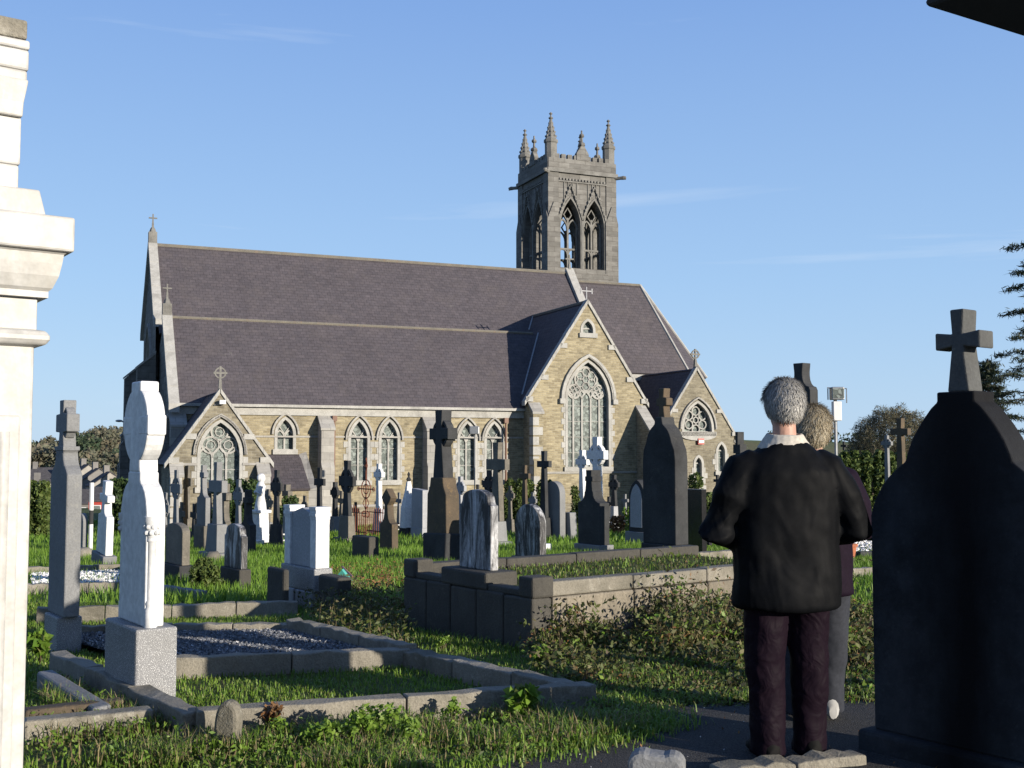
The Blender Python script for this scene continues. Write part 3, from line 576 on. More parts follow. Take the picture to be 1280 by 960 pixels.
# lead valleys where the transept roof cuts the aisle and nave roofs
def vz(u): return TE - .3 + (u - T0 + .22) * (TZ - TE + .32) / (TC - T0 + .22)
def valley(u0, u1, vf):
    p, q = (u0, vf(vz(u0)), vz(u0) + .05), (u1, vf(vz(u1)), vz(u1) + .05); cbuild(MB().tube([p, q], .045, 6), 'lead_valley', M['lead'])
va_ = lambda z: AV - .3 + (z - ZA + .05) * (AR - AV + .3) / (ZT2 - ZA + .05) - .03
vn_ = lambda z: VA - .75 + (z - ZT + .86) * (VR - VA + .75) / (ZR - ZT + .86) - .03
valley(T0 + .05, 2.2, va_); valley(2.42, TC, vn_)
# transept corner buttresses with pale quoins
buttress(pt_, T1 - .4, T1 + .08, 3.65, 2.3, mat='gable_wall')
for a0, a1 in ((T0 - .06, T0 + .46),):
    b = buttress(pt_, a0, a1, 3.7, .5, mat='wall')
    for k in range(11):
        wq = .5 if k % 2 else .3; x0 = a0 - .02 if a0 < 2 else a1 + .02 - wq
        MB().b2(x0, x0 + wq, TV - .5 * (1.18 if k < 5 else 1) - .03, TV - .1, -1.9 + k * .46, -1.52 + k * .46).build('quoin', M['dress_w'], b, dz=CZ)

# chancel with a three-sided apse, east gable of the nave
ZC, ZE = 11.2, 5.78; AP = 10.95
e1, e2, e3, e4 = (12.25, VA - .2, ZE), (14.6, 5.2, ZE), (14.6, 2 * VR - 5.2, ZE), (12.25, VN + .2, ZE)
roof_slab([(UE, VA - .2, ZE), e1, (AP, VR, ZC), (UE, VR, ZC)]); roof_slab([e1, e2, (AP, VR, ZC)]); roof_slab([e2, e3, (AP, VR, ZC)]); roof_slab([e3, e4, (AP, VR, ZC)])
roof_slab([(UE, VN + .2, ZE), e4, (AP, VR, ZC), (UE, VR, ZC)])
for e in (e1, e2): cbuild(MB().tube([e, (AP, VR, ZC + .03)], .085, 6), 'hip_tiles', M['dress_w'])
cbuild(MB().tube([(UE, VR, ZC + .02), (AP, VR, ZC + .02)], .08, 6), 'ridge_tiles', M['ridge'])
wm = MB(); cpts = [(UE, VA), (12.1, VA), (14.35, 5.25), (14.35, 2 * VR - 5.25), (12.1, VN), (UE, VN)]
wm.add([(x, y, GB) for x, y in cpts] + [(x, y, ZE - .1) for x, y in cpts], [(i, i + 1, i + 7, i + 6) for i in range(5)]); cbuild(wm, 'wall', M['wall'])
cbuild(MB().b2(UE, 12.15, VA - .3, VA + .05, ZE - .42, ZE - .08), 'eaves_course', M['dress_w'])
cbuild(MB().add([(UE, VA, ZT - .5), (UE, VN, ZT - .5), (UE, VR, ZR + .1), (UE + .3, VA, ZT - .5), (UE + .3, VN, ZT - .5), (UE + .3, VR, ZR + .1)], [(0, 1, 2), (5, 4, 3), (0, 3, 4, 1), (1, 4, 5, 2), (2, 5, 3, 0)]), 'wall', M['gable_wall'])
coping(UE - .08, UE + .38, (VA - .2, ZT - .3), (VR, ZR + .05), 9, .28); coping(UE - .08, UE + .38, (VN + .2, ZT - .3), (VR, ZR + .05), 9, .28)
finial_cross(UE + .15, VR, ZR + .3, .8, ring=False)

# sacristy gable east of the transept
S0, S1, SC_, SZ, SE, SV = 6.95, 11.35, 9.15, 5.66, 2.42, -2.3
ps_ = SP(SV); h1 = window(ps_, SC_ + .05, .88, 2.45, 2.6, 3.98, 1, rose=True, d0=.18); h2 = window(ps_, 9.22, .24, -.25, .85, 1.25, 1, hood=False); h3 = window(ps_, 10.58, .27, .45, 1.45, 1.92, 1, hood=False)
wm = MB(); wall_holes(wm, ps_, [(S0, GB), (S1, GB), (S1, SE), (SC_, SZ), (S0, SE)], [h1, h2, h3], 0, .35)
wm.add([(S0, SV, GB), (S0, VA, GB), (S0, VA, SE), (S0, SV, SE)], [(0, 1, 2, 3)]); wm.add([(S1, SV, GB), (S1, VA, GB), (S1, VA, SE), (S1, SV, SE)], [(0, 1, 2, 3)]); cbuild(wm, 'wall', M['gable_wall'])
for s_, a in ((-1, S0 - .2), (1, S1 + .2)): roof_slab([(a, SV + .2, SE - .3), (a, VA + .3, SE - .3), (SC_, VA + .3, SZ + .02), (SC_, SV + .2, SZ + .02)])
coping(SV - .07, SV + .25, (S0 - .25, SE - .35), (SC_ - .01, SZ + .02), 11, .09, 'v'); coping(SV - .07, SV + .25, (S1 + .25, SE - .35), (SC_ + .01, SZ + .02), 11, .09, 'v')
for a, z in ((S0, SE - .05), (S1, SE - .05), (S0 + .9, SE + 1.1), (S1 - .9, SE + 1.1)): cbuild(MB().box((a, SV - .03, z), (.3, .1, .18)), 'kneeler', M['dress_w'])
finial_cross(SC_, SV + .1, SZ + .15, .85)
cbuild(MB().prism(list(reversed([(SC_ + .05 - 1.05 * math.cos(t_), 2.3 - .28 * math.sin(t_)) for t_ in np.linspace(0, math.pi, 9)])) + [(SC_ + .05 - 1.05, 2.46), (SC_ + .05 + 1.05, 2.46)], -.1, .02, pl=ps_), 'window_sill', M['dress_w'])
ab = cbuild(MB().box((9.3, SV - .08, 1.98), (.34, .14, .3)), 'alarm_box', plain('alarm_red', (0.45, 0.06, 0.05), .5)); MB().box((9.3, SV - .16, 1.98), (.3, .03, .12)).build('alarm_cover', M['white'], ab, dz=CZ)
buttress(EP(S1), SV, SV + .55, 2.0, .5, steps=1, mat='gable_wall')

# west porch gable (south-west), lean-to beside it
QV = -5.2; qu = lambda x: -21.49 + .958 * (x + 21.49); qz = lambda z: 1.45 + .958 * (z - 1.45)
Q0, Q1, QC, QZ, QE = qu(-16.42), qu(-12.52), qu(-14.5), qz(3.97), qz(1.2)
pq = SP(QV); q1 = window(pq, QC + .03, .82, .05, 1.35, 2.68, 3, d0=.2)
wm = MB(); wall_holes(wm, pq, [(Q0, GB), (Q1, GB), (Q1, QE), (QC, QZ), (Q0, QE)], [q1], 0, .35)
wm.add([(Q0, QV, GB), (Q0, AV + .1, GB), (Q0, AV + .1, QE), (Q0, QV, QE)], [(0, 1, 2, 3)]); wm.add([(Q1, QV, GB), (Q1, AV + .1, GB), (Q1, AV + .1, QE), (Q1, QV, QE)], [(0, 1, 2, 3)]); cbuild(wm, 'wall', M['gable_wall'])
cbuild(MB().ribbon(arch(QC + .03, 1.0, 1.35, 2.92), .1, -.12, .03, pl=pq), 'hood_mould', M['dress'])
for a in (Q0 - .2, Q1 + .2): roof_slab([(a, QV + .2, QE - .25), (a, -.9, QE - .25), (QC, -.9, QZ + .02), (QC, QV + .2, QZ + .02)])
coping(QV - .07, QV + .25, (Q0 - .25, QE - .3), (QC - .01, QZ + .02), 10, .09, 'v'); coping(QV - .07, QV + .25, (Q1 + .25, QE - .3), (QC + .01, QZ + .02), 10, .09, 'v')
for a, z in ((Q0 + .1, QE - .08), (Q1 - .1, QE - .08), (Q0 + .75, QE + .85), (Q1 - .75, QE + .85)): cbuild(MB().box((a, QV - .03, z), (.4, .1, .22)), 'kneeler', M['dress_w'])
cbuild(MB().b2(Q0, QC - .85, QV - .06, QV + .01, .92, 1.02).b2(QC + .9, Q1, QV - .06, QV + .01, .92, 1.02), 'string_course', M['dress'])
for a0 in (Q0 - .03, Q1 - .42):
    b = buttress(pq, a0, a0 + .45, .95, .42, steps=1, mat='gable_wall')
    for k in range(6):
        wq = .42 if k % 2 else .26; x0 = a0 - .02 if a0 < QC else a0 + .47 - wq
        MB().b2(x0, x0 + wq, QV - .45, QV - .05, -1.9 + k * .42, -1.54 + k * .42).build('quoin', M['dress_w'], b, dz=CZ)
finial_cross(QC, QV + .1, QZ + .15, .85)
fl = cbuild(MB().box((QC + .06, QV - .2, 3.42), (.24, .2, .16)), 'floodlight', M['white']); MB().tube([(QC - .25, QV - .02, 3.3), (QC + .06, QV - .16, 3.36)], .03, 6).build('bracket', M['metal'], fl, dz=CZ)
L0, L1, LV = Q1, au(-10.48), -3.5
roof_slab([(L0, AV + .05, 1.38), (L1 + .02, AV + .05, 1.38), (L1 + .02, LV - .15, -.08), (L0, LV - .15, -.08)])
cbuild(MB().prism([(L0, GB), (L1, GB), (L1, -.1), (L0, -.1)], 0, .3, pl=SP(LV)), 'wall', M['wall'])
cbuild(MB().add([(L1 - .02, AV, GB), (L1 - .02, LV, GB), (L1 - .02, LV, -.15), (L1 - .02, AV, 1.36), (L1 + .3, AV, GB), (L1 + .3, LV - .1, GB), (L1 + .3, LV - .1, -.05), (L1 + .3, AV, 1.46)], [(0, 1, 2, 3), (7, 6, 5, 4), (1, 5, 6, 2), (2, 6, 7, 3), (3, 7, 4, 0), (0, 4, 5, 1)]), 'wall', M['dress'])

# tower
W0, W1, V0, V1 = 6.0, 10.42, 8.6, 13.0; ZB, ZK = 4.0, 18.0
faces = [(SP(V0), W0, W1), (NP(V1), -W1, -W0), (WP(W0), -V1, -V0), (EP(W1), V0, V1)]
wm = MB(); trim = MB()
for fi, (p, a0, a1) in enumerate(faces):
    ac = (a0 + a1) / 2; hs = [gothic(ac + k * .79, .68, 12.3, 14.85, 16.5) for k in (-1, 1)]
    e = .002 * fi
    outer = [(a0, ZB), (a1, ZB), (a1, ZK), (a0, ZK)]
    wall_holes(wm, p, outer, hs, 0, .6); wall_holes(wm, p, [(a0 + .6, ZB), (a1 - .6, ZB), (a1 - .6, ZK), (a0 + .6, ZK)], hs, .6, 0)
    for k in (-1, 1):
        c = ac + k * .79
        ow = MB(); ow.ribbon(gothic(c, .70, 12.3, 14.85, 16.55)[1:] , .1, -.05, .1, pl=p)
        op = cbuild(ow, 'belfry_opening', M['tower_trim'])
        t = MB(); d = .36
        t.ribbon([(c, 12.3), (c, 15.4)], .11, d, d + .12, pl=p)
        for q in (-1, 1):
            t.ribbon(arch(c + q * .32, .3, 14.75, 15.3, 4), .09, d + .004, d + .116, pl=p)
            t.ribbon(arch(c + q * .32, .28, 13.2, 13.5, 4), .07, d + .004, d + .116, pl=p)
            t.ribbon([(c + q * .6, 12.3), (c + q * .6, 14.85)], .09, d + .006, d + .114, pl=p)
        t.ribbon([(c - .64, 13.52), (c + .64, 13.52)], .1, d - .02, d + .14, pl=p)
        t.ribbon([(c, 15.2), (c + .26, 15.6), (c, 16.0), (c - .26, 15.6)], .08, d + .008, d + .11, closed=True, pl=p)
        t.build('tracery', M['tower_trim'], op, dz=CZ)
        MB().ribbon([(c - .8, 15.25), (c, 17.3), (c + .8, 15.25)], .12, -.11, .03, pl=p).build('gablet', M['tower_trim'], op, dz=CZ)
        vs = [p.pt(c + x, z, dd) for x in (-.64, .64) for z, dd in ((12.3, .5), (12.3, -.0), (11.7, -.06), (11.2, -.06), (11.2, .5))]
        cr = MB()
        for s_ in (-1, 1):
            for i in range(1, 8): cr.box(p.pt(c + s_ * (.8 - .1 * i), 15.25 + .256 * i + .08, -.09), (.1, .1, .13))
        tag(cr.build('crocket', M['tower_trim'], op, dz=CZ), kind='stuff')
        for x in (-.42, -.14, .14, .42): trim.ribbon([(c + x, 16.55 + (.1 if abs(x) < .2 else -.45)), (c + x, 17.45)], .05, -.05, .01, pl=p)
    trim.ribbon([(ac, 12.1), (ac, 15.2)], .13, -.08, .02, pl=p)
    sl_ = MB(); n_ = 4
    for i in range(n_): sl_.prism([(a0 + .62, 11.35 + i * .24), (a1 - .62, 11.35 + i * .24), (a1 - .62, 11.6 + i * .24), (a0 + .62, 11.6 + i * .24)], -.42 + i * .105, .1, pl=p)
    cbuild(sl_, 'sloping_sill', M['tower']); trim.prism([(a0 - .1, 11.18), (a1 + .1, 11.18), (a1 + .1, 11.34), (a0 - .1, 11.34)], -.5, .02, pl=p)
    for i in range(15):
        x = a0 + .75 + i * (a1 - a0 - 1.5) / 14; trim.box(p.pt(x, 17.62, -.03), (.12, .12, .13))
    trim.prism([(a0 + .6, 17.46), (a1 - .6, 17.46), (a1 - .6, 17.54), (a0 + .6, 17.54)], -.07, .02, pl=p)
    # cornice, pierced parapet, merlons and the ornament in the middle
    trim.prism([(a0 - .1 - e, ZK), (a1 + .1 + e, ZK), (a1 + .1 + e, ZK + .22), (a0 - .1 - e, ZK + .22)], -.16 - e, .3, pl=p)
    par = MB().prism([(a0 - .02 - e, ZK + .22), (a1 + .02 + e, ZK + .22), (a1 + .02 + e, ZK + .85), (a0 - .02 - e, ZK + .85)], -.06 - e, .2, pl=p)
    for i in range(9):
        if i == 4: continue
        x = a0 + .55 + i * (a1 - a0 - 1.1) / 8; par.prism([(x - .14, ZK + .85), (x + .14, ZK + .85), (x + .14, ZK + 1.12), (x - .14, ZK + 1.12)], -.055, .19, pl=p)
    par.prism([(ac - .4, ZK + .85), (ac + .4, ZK + .85), (ac + .4, ZK + 1.25), (ac + .12, ZK + 1.7), (ac - .12, ZK + 1.7), (ac - .4, ZK + 1.25)], -.1, .18, pl=p)
    cx, cy, _ = p.pt(ac, 0, .05); par.lathe([(.1, 0), (.24, .15), (.22, .25), (.08, .35), (.07, .6), (.17, .68), (.16, .78), (.06, .86), (.05, 1.05)], (cx, cy, ZK + 1.65), 6)
    cbuild(par, 'parapet', M['tower'])
cbuild(wm, 'wall', M['tower']); cbuild(trim, 'moulding', M['tower_trim'])
cbuild(MB().b2(W0 + .3, W1 - .3, V0 + .3, V1 - .3, ZK - .4, ZK - .2), 'tower_roof', M['lead'])
for iu, uu in enumerate((W0, W1)):
    for iv, vv in enumerate((V0, V1)):
        du, dv = (-1, 1)[iu], (-1, 1)[iv]
        m = MB(); cx, cy = uu - du * .28, vv - dv * .28
        m.b2(cx - .42, cx + .42, cy - .42, cy + .42, ZB, 15.15 + .003 * iu)
        for p, c in ((SP(cy - .42), cx), (NP(cy + .42), -cx), (WP(cx - .42), -cy), (EP(cx + .42), cy)): m.prism([(c - .42, 15.15), (c + .42, 15.15), (c, 16.2)], .001, .3, pl=p)
        m.b2(cx - .34, cx + .34, cy - .34, cy + .34, 15.1, ZK + .02)
        cbuild(m, 'tower_buttress', M['tower'])
        m = MB(); m.lathe([(.36, 0), (.36, 1.55), (.42, 1.62), (.42, 1.78), (.33, 1.85), (.08, 3.0), (.05, 3.05)], (cx, cy, ZK + .2), 8, .5)
        for k in range(8):
            th = 2 * math.pi * (k + .5) / 8
            for q in range(4): m.box((cx + (.31 - .068 * q) * math.cos(th), cy + (.31 - .068 * q) * math.sin(th), ZK + 2.2 + .26 * q), (.07, .07, .1))
        pn = cbuild(m, 'pinnacle', M['tower_trim'])
        MB().lathe([(.05, 0), (.16, .1), (.05, .2), (.05, .3), (.12, .36), (.04, .45)], (cx, cy, ZK + 3.2), 6).build('finial', M['tower_trim'], pn, dz=CZ)
        g = MB(); s0 = Vector((uu, vv, ZK - .02)); dr = Vector((du, dv, 0)).normalized()
        g.tube([s0 - dr * .2, s0 + dr * .35, s0 + dr * .55, s0 + dr * .7], [.12, .10, .12, .07], 6); g.tube([s0 + dr * .3 + Vector((0, 0, -.02)), s0 + dr * .7 + Vector((0, 0, -.12))], [.05, .02], 5)
        cbuild(g, 'gargoyle', M['tower_trim'])
# ---------------------------------------------------------------- graves
PSI = rad(36); SPS, CPS = math.sin(PSI), math.cos(PSI); RZ = PSI - math.pi / 2
EX, EY = Vector((SPS, -CPS, 0)), Vector((CPS, SPS, 0))
def dims(px, pyb, wb, ws, pyt):
    """near bottom corner of a headstone in the survey photo, and its face/side widths and top, to metres"""
    P = gp(px, pyb); q = (px - 640) / F
    return P, wb * P.y / F / (SPS + q * CPS), ws * P.y / F / (CPS - q * SPS), (pyb - pyt) * P.y / F
def mir(h):                           # mirror a right-hand profile (x falling to the axis, z rising)
    return h + [(-x, z) for x, z in reversed(h) if abs(x) > 1e-6]
def arc(cx, cz, rx, rz_, a0, a1, n=6): return [(cx + rx * math.cos(rad(a0 + (a1 - a0) * i / n)), cz + rz_ * math.sin(rad(a0 + (a1 - a0) * i / n))) for i in range(n + 1)]
def p_flat(w, H): return mir([(w, 0), (w, H)])
def p_round(w, H, k=1.0): r = min(w * k, H * .5); return mir([(w, 0)] + arc(0, H - r, w, r, 0, 90, 8))
def p_gothic(w, H): return mir([(w, 0)] + [(x, z) for x, z in gothic(0, w, 0, H - w * 1.5, H)[2:10]])
def p_shoulder(w, H): return mir([(w, 0), (w, H - w * .62), (w * .97, H - w * .55)] + arc(w * .97 + .0, H - w * .31, w * .17, w * .24, 270, 180, 3) + arc(0, H - w * .31, w * .8, w * .31, 0, 90, 6)[1:])
def p_seg(w, H): return mir([(w, 0), (w, H - w * .35)] + arc(0, H - w * .35, w, w * .35, 0, 90, 6)[1:])
def p_point(w, H): return mir([(w, 0), (w, H - w * .7), (0, H)])
def p_crossslab(w, H, f=.58, cw=.5, ct=.2):     # slab, swept shoulders, latin cross standing on it
    zc = H * f; L_ = H - zc; a = w * cw; t = a * ct * 1.9; za = zc + L_ * .52
    return mir([(w, 0), (w, zc * .8)] + arc(w, zc, w - t * 1.5, zc * .2, 270, 180, 5)[1:] + [(t * 1.25, zc + L_ * .08), (t, za), (a, za - t * .15), (a, za + L_ * .2), (t * .9, za + L_ * .19), (t, H), (0, H)])
def p_pedcross(w, H, f=.55): return mir([(w, 0), (w * .96, H * f * .75)] + arc(w * .96, H * f, w * .5, H * f * .25, 270, 180, 4)[1:] + [(w * .38, H * f), (w * .3, H * .74), (w * .86, H * .75), (w * .86, H * .86), (w * .3, H * .87), (w * .34, H), (0, H)])
def celtic(mb, w, z0, H, y, t, ringed=True, sf=1.0):
    """celtic head: shaft from z0, arms half-span w, top at H, thickness t"""
    s = w * .42 * sf; zc = H - w * 1.35
    mb.prism(mir([(s * 1.35, z0), (s * .85, zc - w * .62), (s * .72, zc - w * .34), (w * .93, zc - w * .3), (w, zc - w * .34), (w, zc + w * .34), (w * .93, zc + w * .3), (s * .72, zc + w * .34), (s * .9, H), (0, H)]), y - t / 2, y + t / 2)
    if ringed: mb.ribbon(circ(0, zc, w * .74, 20), w * .2, y - t * .36, y + t * .36, closed=True)

GX = 'grave monuments in the churchyard'
def stone_at(px, pyb, wb, ws, pyt, sink=.06):
    P, W, T, H = dims(px, pyb, wb, ws, pyt); c = P - EX * W / 2 + EY * T / 2; c.z = gz(c.x, c.y) - sink * .5; return c, W, T, H + sink * .5
def new_stone(name, label, cat, px, pyb, wb, ws, pyt, tilt=0.0, group='headstones in the churchyard'):
    c, W, T, H = stone_at(px, pyb, wb, ws, pyt); o = thing(name, label, cat, c, RZ, group); o.rotation_euler[1] = tilt
    return o, W, T, H
def headstone(label, px, pyb, wb, ws, pyt, prof, mat, plinth=None, pm=None, tilt=0.0, bev=.012, name='headstone', cat='headstone'):
    """slab of the given outline, on an optional plinth (height as a share of the whole, overhang)"""
    o, W, T, H = new_stone(name, label, cat, px, pyb, wb, ws, pyt, tilt); z = 0
    if plinth:
        z = H * plinth[0]; e = plinth[1]; MB().b2(-W / 2 - e, W / 2 + e, -T / 2 - e, T / 2 + e, -.15, z).build('plinth', M[pm or mat], o, bevel=.015)
    MB().prism([(x, zz + z) for x, zz in prof(W / 2, H - z)], -T / 2, T / 2).build('slab', M[mat], o, bevel=bev)
    return o, W, T, H, z
def cross_monument(label, px, pyb, wb, ws, pyt, mat, pm=None, ped=.28, ringed=True, tilt=0.0, name='celtic_cross', steps=1, slim=1.0, wped=.75):
    """tall cross: stepped plinth, tapering pedestal, shaft with a (ringed) head; wb is the arm span"""
    o, W, T, H = new_stone(name, label, 'stone cross', px, pyb, wb, ws, pyt, tilt); w = W / 2; zp = H * ped; pm = pm or mat
    pw = w * wped; To, T = T, min(T * .62, w * .75); b = MB(); b.box((0, 0, zp * .1 - .06), (pw * 2.4, To * 1.3 + pw * .4, zp * .2 + .12)); b.build('plinth', M[pm], o, bevel=.012)
    MB().box((0, 0, zp * .6), (pw * 1.8, To * 1.05, zp * .8), taper=.84).build('pedestal', M[pm], o, bevel=.012)
    m = MB(); celtic(m, w, zp, H, 0, T * .8, ringed, slim * .8); m.build('cross', M[mat], o, bevel=.008); return o
def urn_statue(): pass

# --- two far rows of crosses before the porch
cross_monument('plain grey cross on a tapering shaft, nearest the church corner on the left', 222, 690, 12, 6, 588, 'lime', ped=.3)
headstone('squat weathered headstone with a flat top and dark stepped base, left of the mossy mound', 227, 726, 22, 10, 655, p_seg, 'weath', (.3, .06), 'dark')
cross_monument('rough lichen-covered cross with knobbly arms before the porch wall', 236, 664, 11, 5, 582, 'weath', ped=.2, ringed=False, slim=1.3)
headstone('pointed cross-topped grey headstone standing left of the tall stepped cross', 256, 688, 11, 6, 582, p_crossslab, 'lime', (.3, .05), 'weath')
headstone('small knobbly sandy cross peeping behind the pointed grey headstone', 261, 668, 9, 6, 603, p_pedcross, 'weath', (.15, .05))
cross_monument('tallest plain latin cross in the row before the porch, on a white-edged square block', 272, 698, 17, 15, 578, 'lime', 'lime', ped=.36, ringed=False, wped=.95, slim=.8)
headstone('thin pinkish stone cross leaning to the right before the dark yew', 281, 684, 9, 7, 605, p_pedcross, 'weath', None, tilt=rad(3))
cross_monument('slim pale grey celtic cross with a flared foot before the yew hedge', 300, 676, 12, 7, 600, 'lime', 'pale', ped=.22)
headstone('dark cross with swept shoulders right behind the streaked white headstone', 312, 692, 13, 8, 613, p_crossslab, 'dark', None)
headstone('black-streaked headstone with a white right edge on a dark block, left of the twin-pillared one', 301, 736, 22, 8, 656, p_shoulder, 'streak', (.33, .04), 'conc')
cross_monument('tall dark slender celtic cross before the slate lean-to', 348, 684, 13, 7, 588, 'dark', ped=.3, wped=1.0)
headstone('small sandy cross half hidden behind the round bush', 360, 664, 9, 6, 606, p_pedcross, 'weath', None)
headstone('small square grey post stone beside the round bush', 361, 676, 8, 5, 632, p_flat, 'lime', None)
cross_monument('dark tall narrow cross in front of the grey church buttress', 402, 668, 12, 6, 585, 'dark', ped=.25, ringed=False)
cross_monument('thin dark cross left of the rainwater pipe, low pedestal', 419, 668, 9, 8, 603, 'dark', 'lime', ped=.35)
cross_monument('dark celtic cross with a big ring, left of the rusty iron cross', 438, 678, 18, 9, 576, 'dark', 'weath', ped=.33, wped=.8)
cross_monument('white marble cross just right of the rusty iron cross', 474, 668, 10, 9, 580, 'marble', 'pale', ped=.36)
headstone('brown lichen-stained stone with a diamond finial on a slim neck', 490, 690, 16, 8, 611, lambda w, H: mir([(w, 0), (w * .95, H * .45)] + arc(w * .95, H * .6, w * .65, H * .15, 270, 180, 3)[1:] + [(w * .22, H * .74), (w * .55, H * .8), (w * .75, H * .86), (0, H)]), 'brown', None)
def spire():
    o, W, T, H = new_stone('obelisk', 'small white spire-shaped monument with a dark finial, left of the blue-grey slab', 'monument', 511, 670, 9, 8, 590)
    MB().box((0, 0, .12), (W * 1.3, T * 1.5, .4)).build('plinth', M['dark'], o, bevel=.01)
    MB().lathe([(W * .62, .3), (W * .55, H * .45), (W * .3, H * .68), (W * .16, H * .85)], (0, 0, 0), 6).build('spire', M['marble'], o)
    MB().lathe([(.02, H * .83), (.09, H * .88), (.03, H * .92), (.05, H * .96), (.01, H)], (0, 0, 0), 6).build('finial', M['dark'], o)
spire()
headstone('plain upright blue-grey slab with a sloping top, by the buttress', 528, 671, 14, 8, 611, lambda w, H: [(-w, 0), (w, 0), (w, H * .96), (-w, H)], 'pale', (.2, .02), 'pale')
# white ringed crosses half behind the big dark one
cross_monument('white cross with flowers carved on it, half hidden by the largest dark cross', 578, 668, 12, 7, 596, 'pale', ped=.3)
cross_monument('small dark ringed cross between the streaked headstone and the tall grey cross', 616, 672, 15, 6, 588, 'dark', ped=.3)
cross_monument('tall grey cross with a dark head and curved stone foot, right of the streaked headstone', 628, 682, 24, 12, 553, 'weath', 'lime', ped=.24, ringed=False, wped=.6)
cross_monument('narrow cross with an orange lichen edge above the round-topped headstone', 659, 674, 12, 6, 582, 'brown', ped=.25, ringed=False)
cross_monument('dark cross rising behind the round-topped blue slab', 684, 674, 15, 8, 564, 'dark', ped=.25, ringed=False)
headstone('large round-topped blue-grey slab before the transept', 700, 674, 20, 7, 602, p_round, 'lime', None)
headstone('low wedge-shaped grey stone leaning against the round-topped slab', 714, 674, 12, 8, 641, lambda w, H: [(-w, 0), (w, 0), (w * .7, H), (-w * .7, H)], 'lime', None)
cross_monument('white marble celtic cross with a blue-grey shaded side on a tall white pedestal', 731, 664, 14, 9, 563, 'marble', 'marble', ped=.36, wped=1.0)
cross_monument('larger white marble celtic cross topped with a carved cap before the transept window', 752, 668, 22, 12, 546, 'marble', 'dark', ped=.2, wped=.6)
headstone('dark stone with swept shoulders carrying a lichen-brown cross, on a broad stepped base', 750, 692, 28, 12, 588, lambda w, H: p_crossslab(w, H, .7, .34, .4), 'dark', (.12, .07), 'lime')
cross_monument('short dark cross on a white column, right of the white marble crosses', 771, 664, 12, 6, 594, 'dark', 'pale', ped=.45, wped=.45)
def oval_plaque():
    o, W, T, H, z = headstone('dark headstone with a pale blue pointed plaque, left of the giant black monument', 806, 680, 20, 8, 600, p_gothic, 'dark', (.2, .08), 'lime')
    MB().prism([(x * .72, zz + z + .12) for x, zz in p_gothic(W / 2, H - z - .24)], -T / 2 - .025, -T / 2 + .01).build('plaque', M['pale'], o)
oval_plaque()
headstone('polished black slab right of the giant black monument', 878, 697, 24, 6, 612, p_flat, 'black', (.1, .05), 'lime')
# --- slim crosses filling the rows before the church; nothing in the photo tells these apart
random.seed(21)
for i, (px, py, h) in enumerate(((243, 674, 44), (250, 663, 52), (287, 666, 48), (330, 664, 40), (338, 674, 62), (383, 666, 46), (428, 664, 50), (446, 668, 40), (500, 664, 48), (541, 667, 58), (550, 662, 44), (597, 668, 62), (606, 664, 50), (641, 668, 60), (668, 670, 54), (740, 662, 48), (762, 661, 40), (784, 664, 46), (208, 672, 56), (228, 668, 40))):
    q = random.random(); o = cross_monument('small slim weathered cross in the crowded rows before the church wall', px, py, 7 + 4 * q, 3.5 + 1.5 * random.random(), py - h, random.choice(('weath', 'lime', 'dark', 'weath', 'pale')), random.choice(('weath', 'dark', 'lime')), ped=.2 + .15 * q, ringed=q > .5, tilt=rad(random.uniform(-3, 3)), name='stone_cross', wped=.9)
    o['group'] = 'small slim crosses before the church wall'
# --- giant dark monument with a broken cross on a swept shoulder
o, W, T, H = new_stone('monument', 'giant black-shadowed monument with a weathered ringless cross on top, left of the man', 'monument', 845, 711, 42, 16, 484)
MB().b2(-W / 2 - .03, W / 2 + .03, -T / 2 - .03, T / 2 + .03, -.1, H * .14).build('plinth', M['dark'], o, bevel=.02)
MB().prism([(x, z + H * .14) for x, z in mir([(W / 2, 0), (W / 2, H * .46), (W * .47, H * .52)] + arc(W * .08, H * .50, W * .34, H * .155, 22, 70, 5) + [(W * .13, H * .66), (W * .10, H * .70), (0, H * .70)])], -T / 2, T / 2).build('slab', M['dark'], o, bevel=.015)
m = MB(); m.prism(mir([(W * .1, H * .83), (W * .07, H * .9), (W * .16, H * .905), (W * .16, H * .945), (W * .07, H * .95), (W * .09, H), (0, H)]), -T * .26, T * .26); m.build('cross', M['brown'], o, bevel=.015)
# --- biggest dark celtic cross
o, W, T, H = new_stone('celtic_cross', 'largest dark celtic cross with lichen-orange edges, left of the big streaked headstone', 'stone cross', 560, 704, 30, 17, 512)
MB().b2(-W * .48, W * .48, -T * .65, T * .65, -.1, H * .2).jitter(.02).build('plinth', M['dark'], o, bevel=.03)
MB().prism(mir([(W * .42, H * .19), (W * .4, H * .45), (W * .3, H * .5), (W * .26, H * .56), (0, H * .56)]), -T * .5, T * .5).build('slab', M['brown'], o, bevel=.02)
m = MB(); celtic(m, W * .40, H * .55, H, 0, T * .75, True, 1.0); m.build('cross', M['dark'], o, bevel=.015)
# --- round-topped streaked stone and the tall slab stone behind the man
headstone('low round-topped streaked headstone with a white edge and dark foot, before the orange-edged cross', 675, 709, 32, 8, 631, p_round, 'streak', (.17, .05), 'weath')
o, W, T, H, z = headstone('dark scroll-topped slab rising behind the heads of the man and woman', 1016, 700, 30, 10, 453, lambda w, H: mir([(w, 0), (w, H * .84), (w * .9, H * .86)] + arc(w * .9, H * .93, w * .55, H * .07, 270, 180, 4)[1:] + [(w * .35, H * .95), (w * .42, H), (0, H)]), 'dark', (.12, .08))
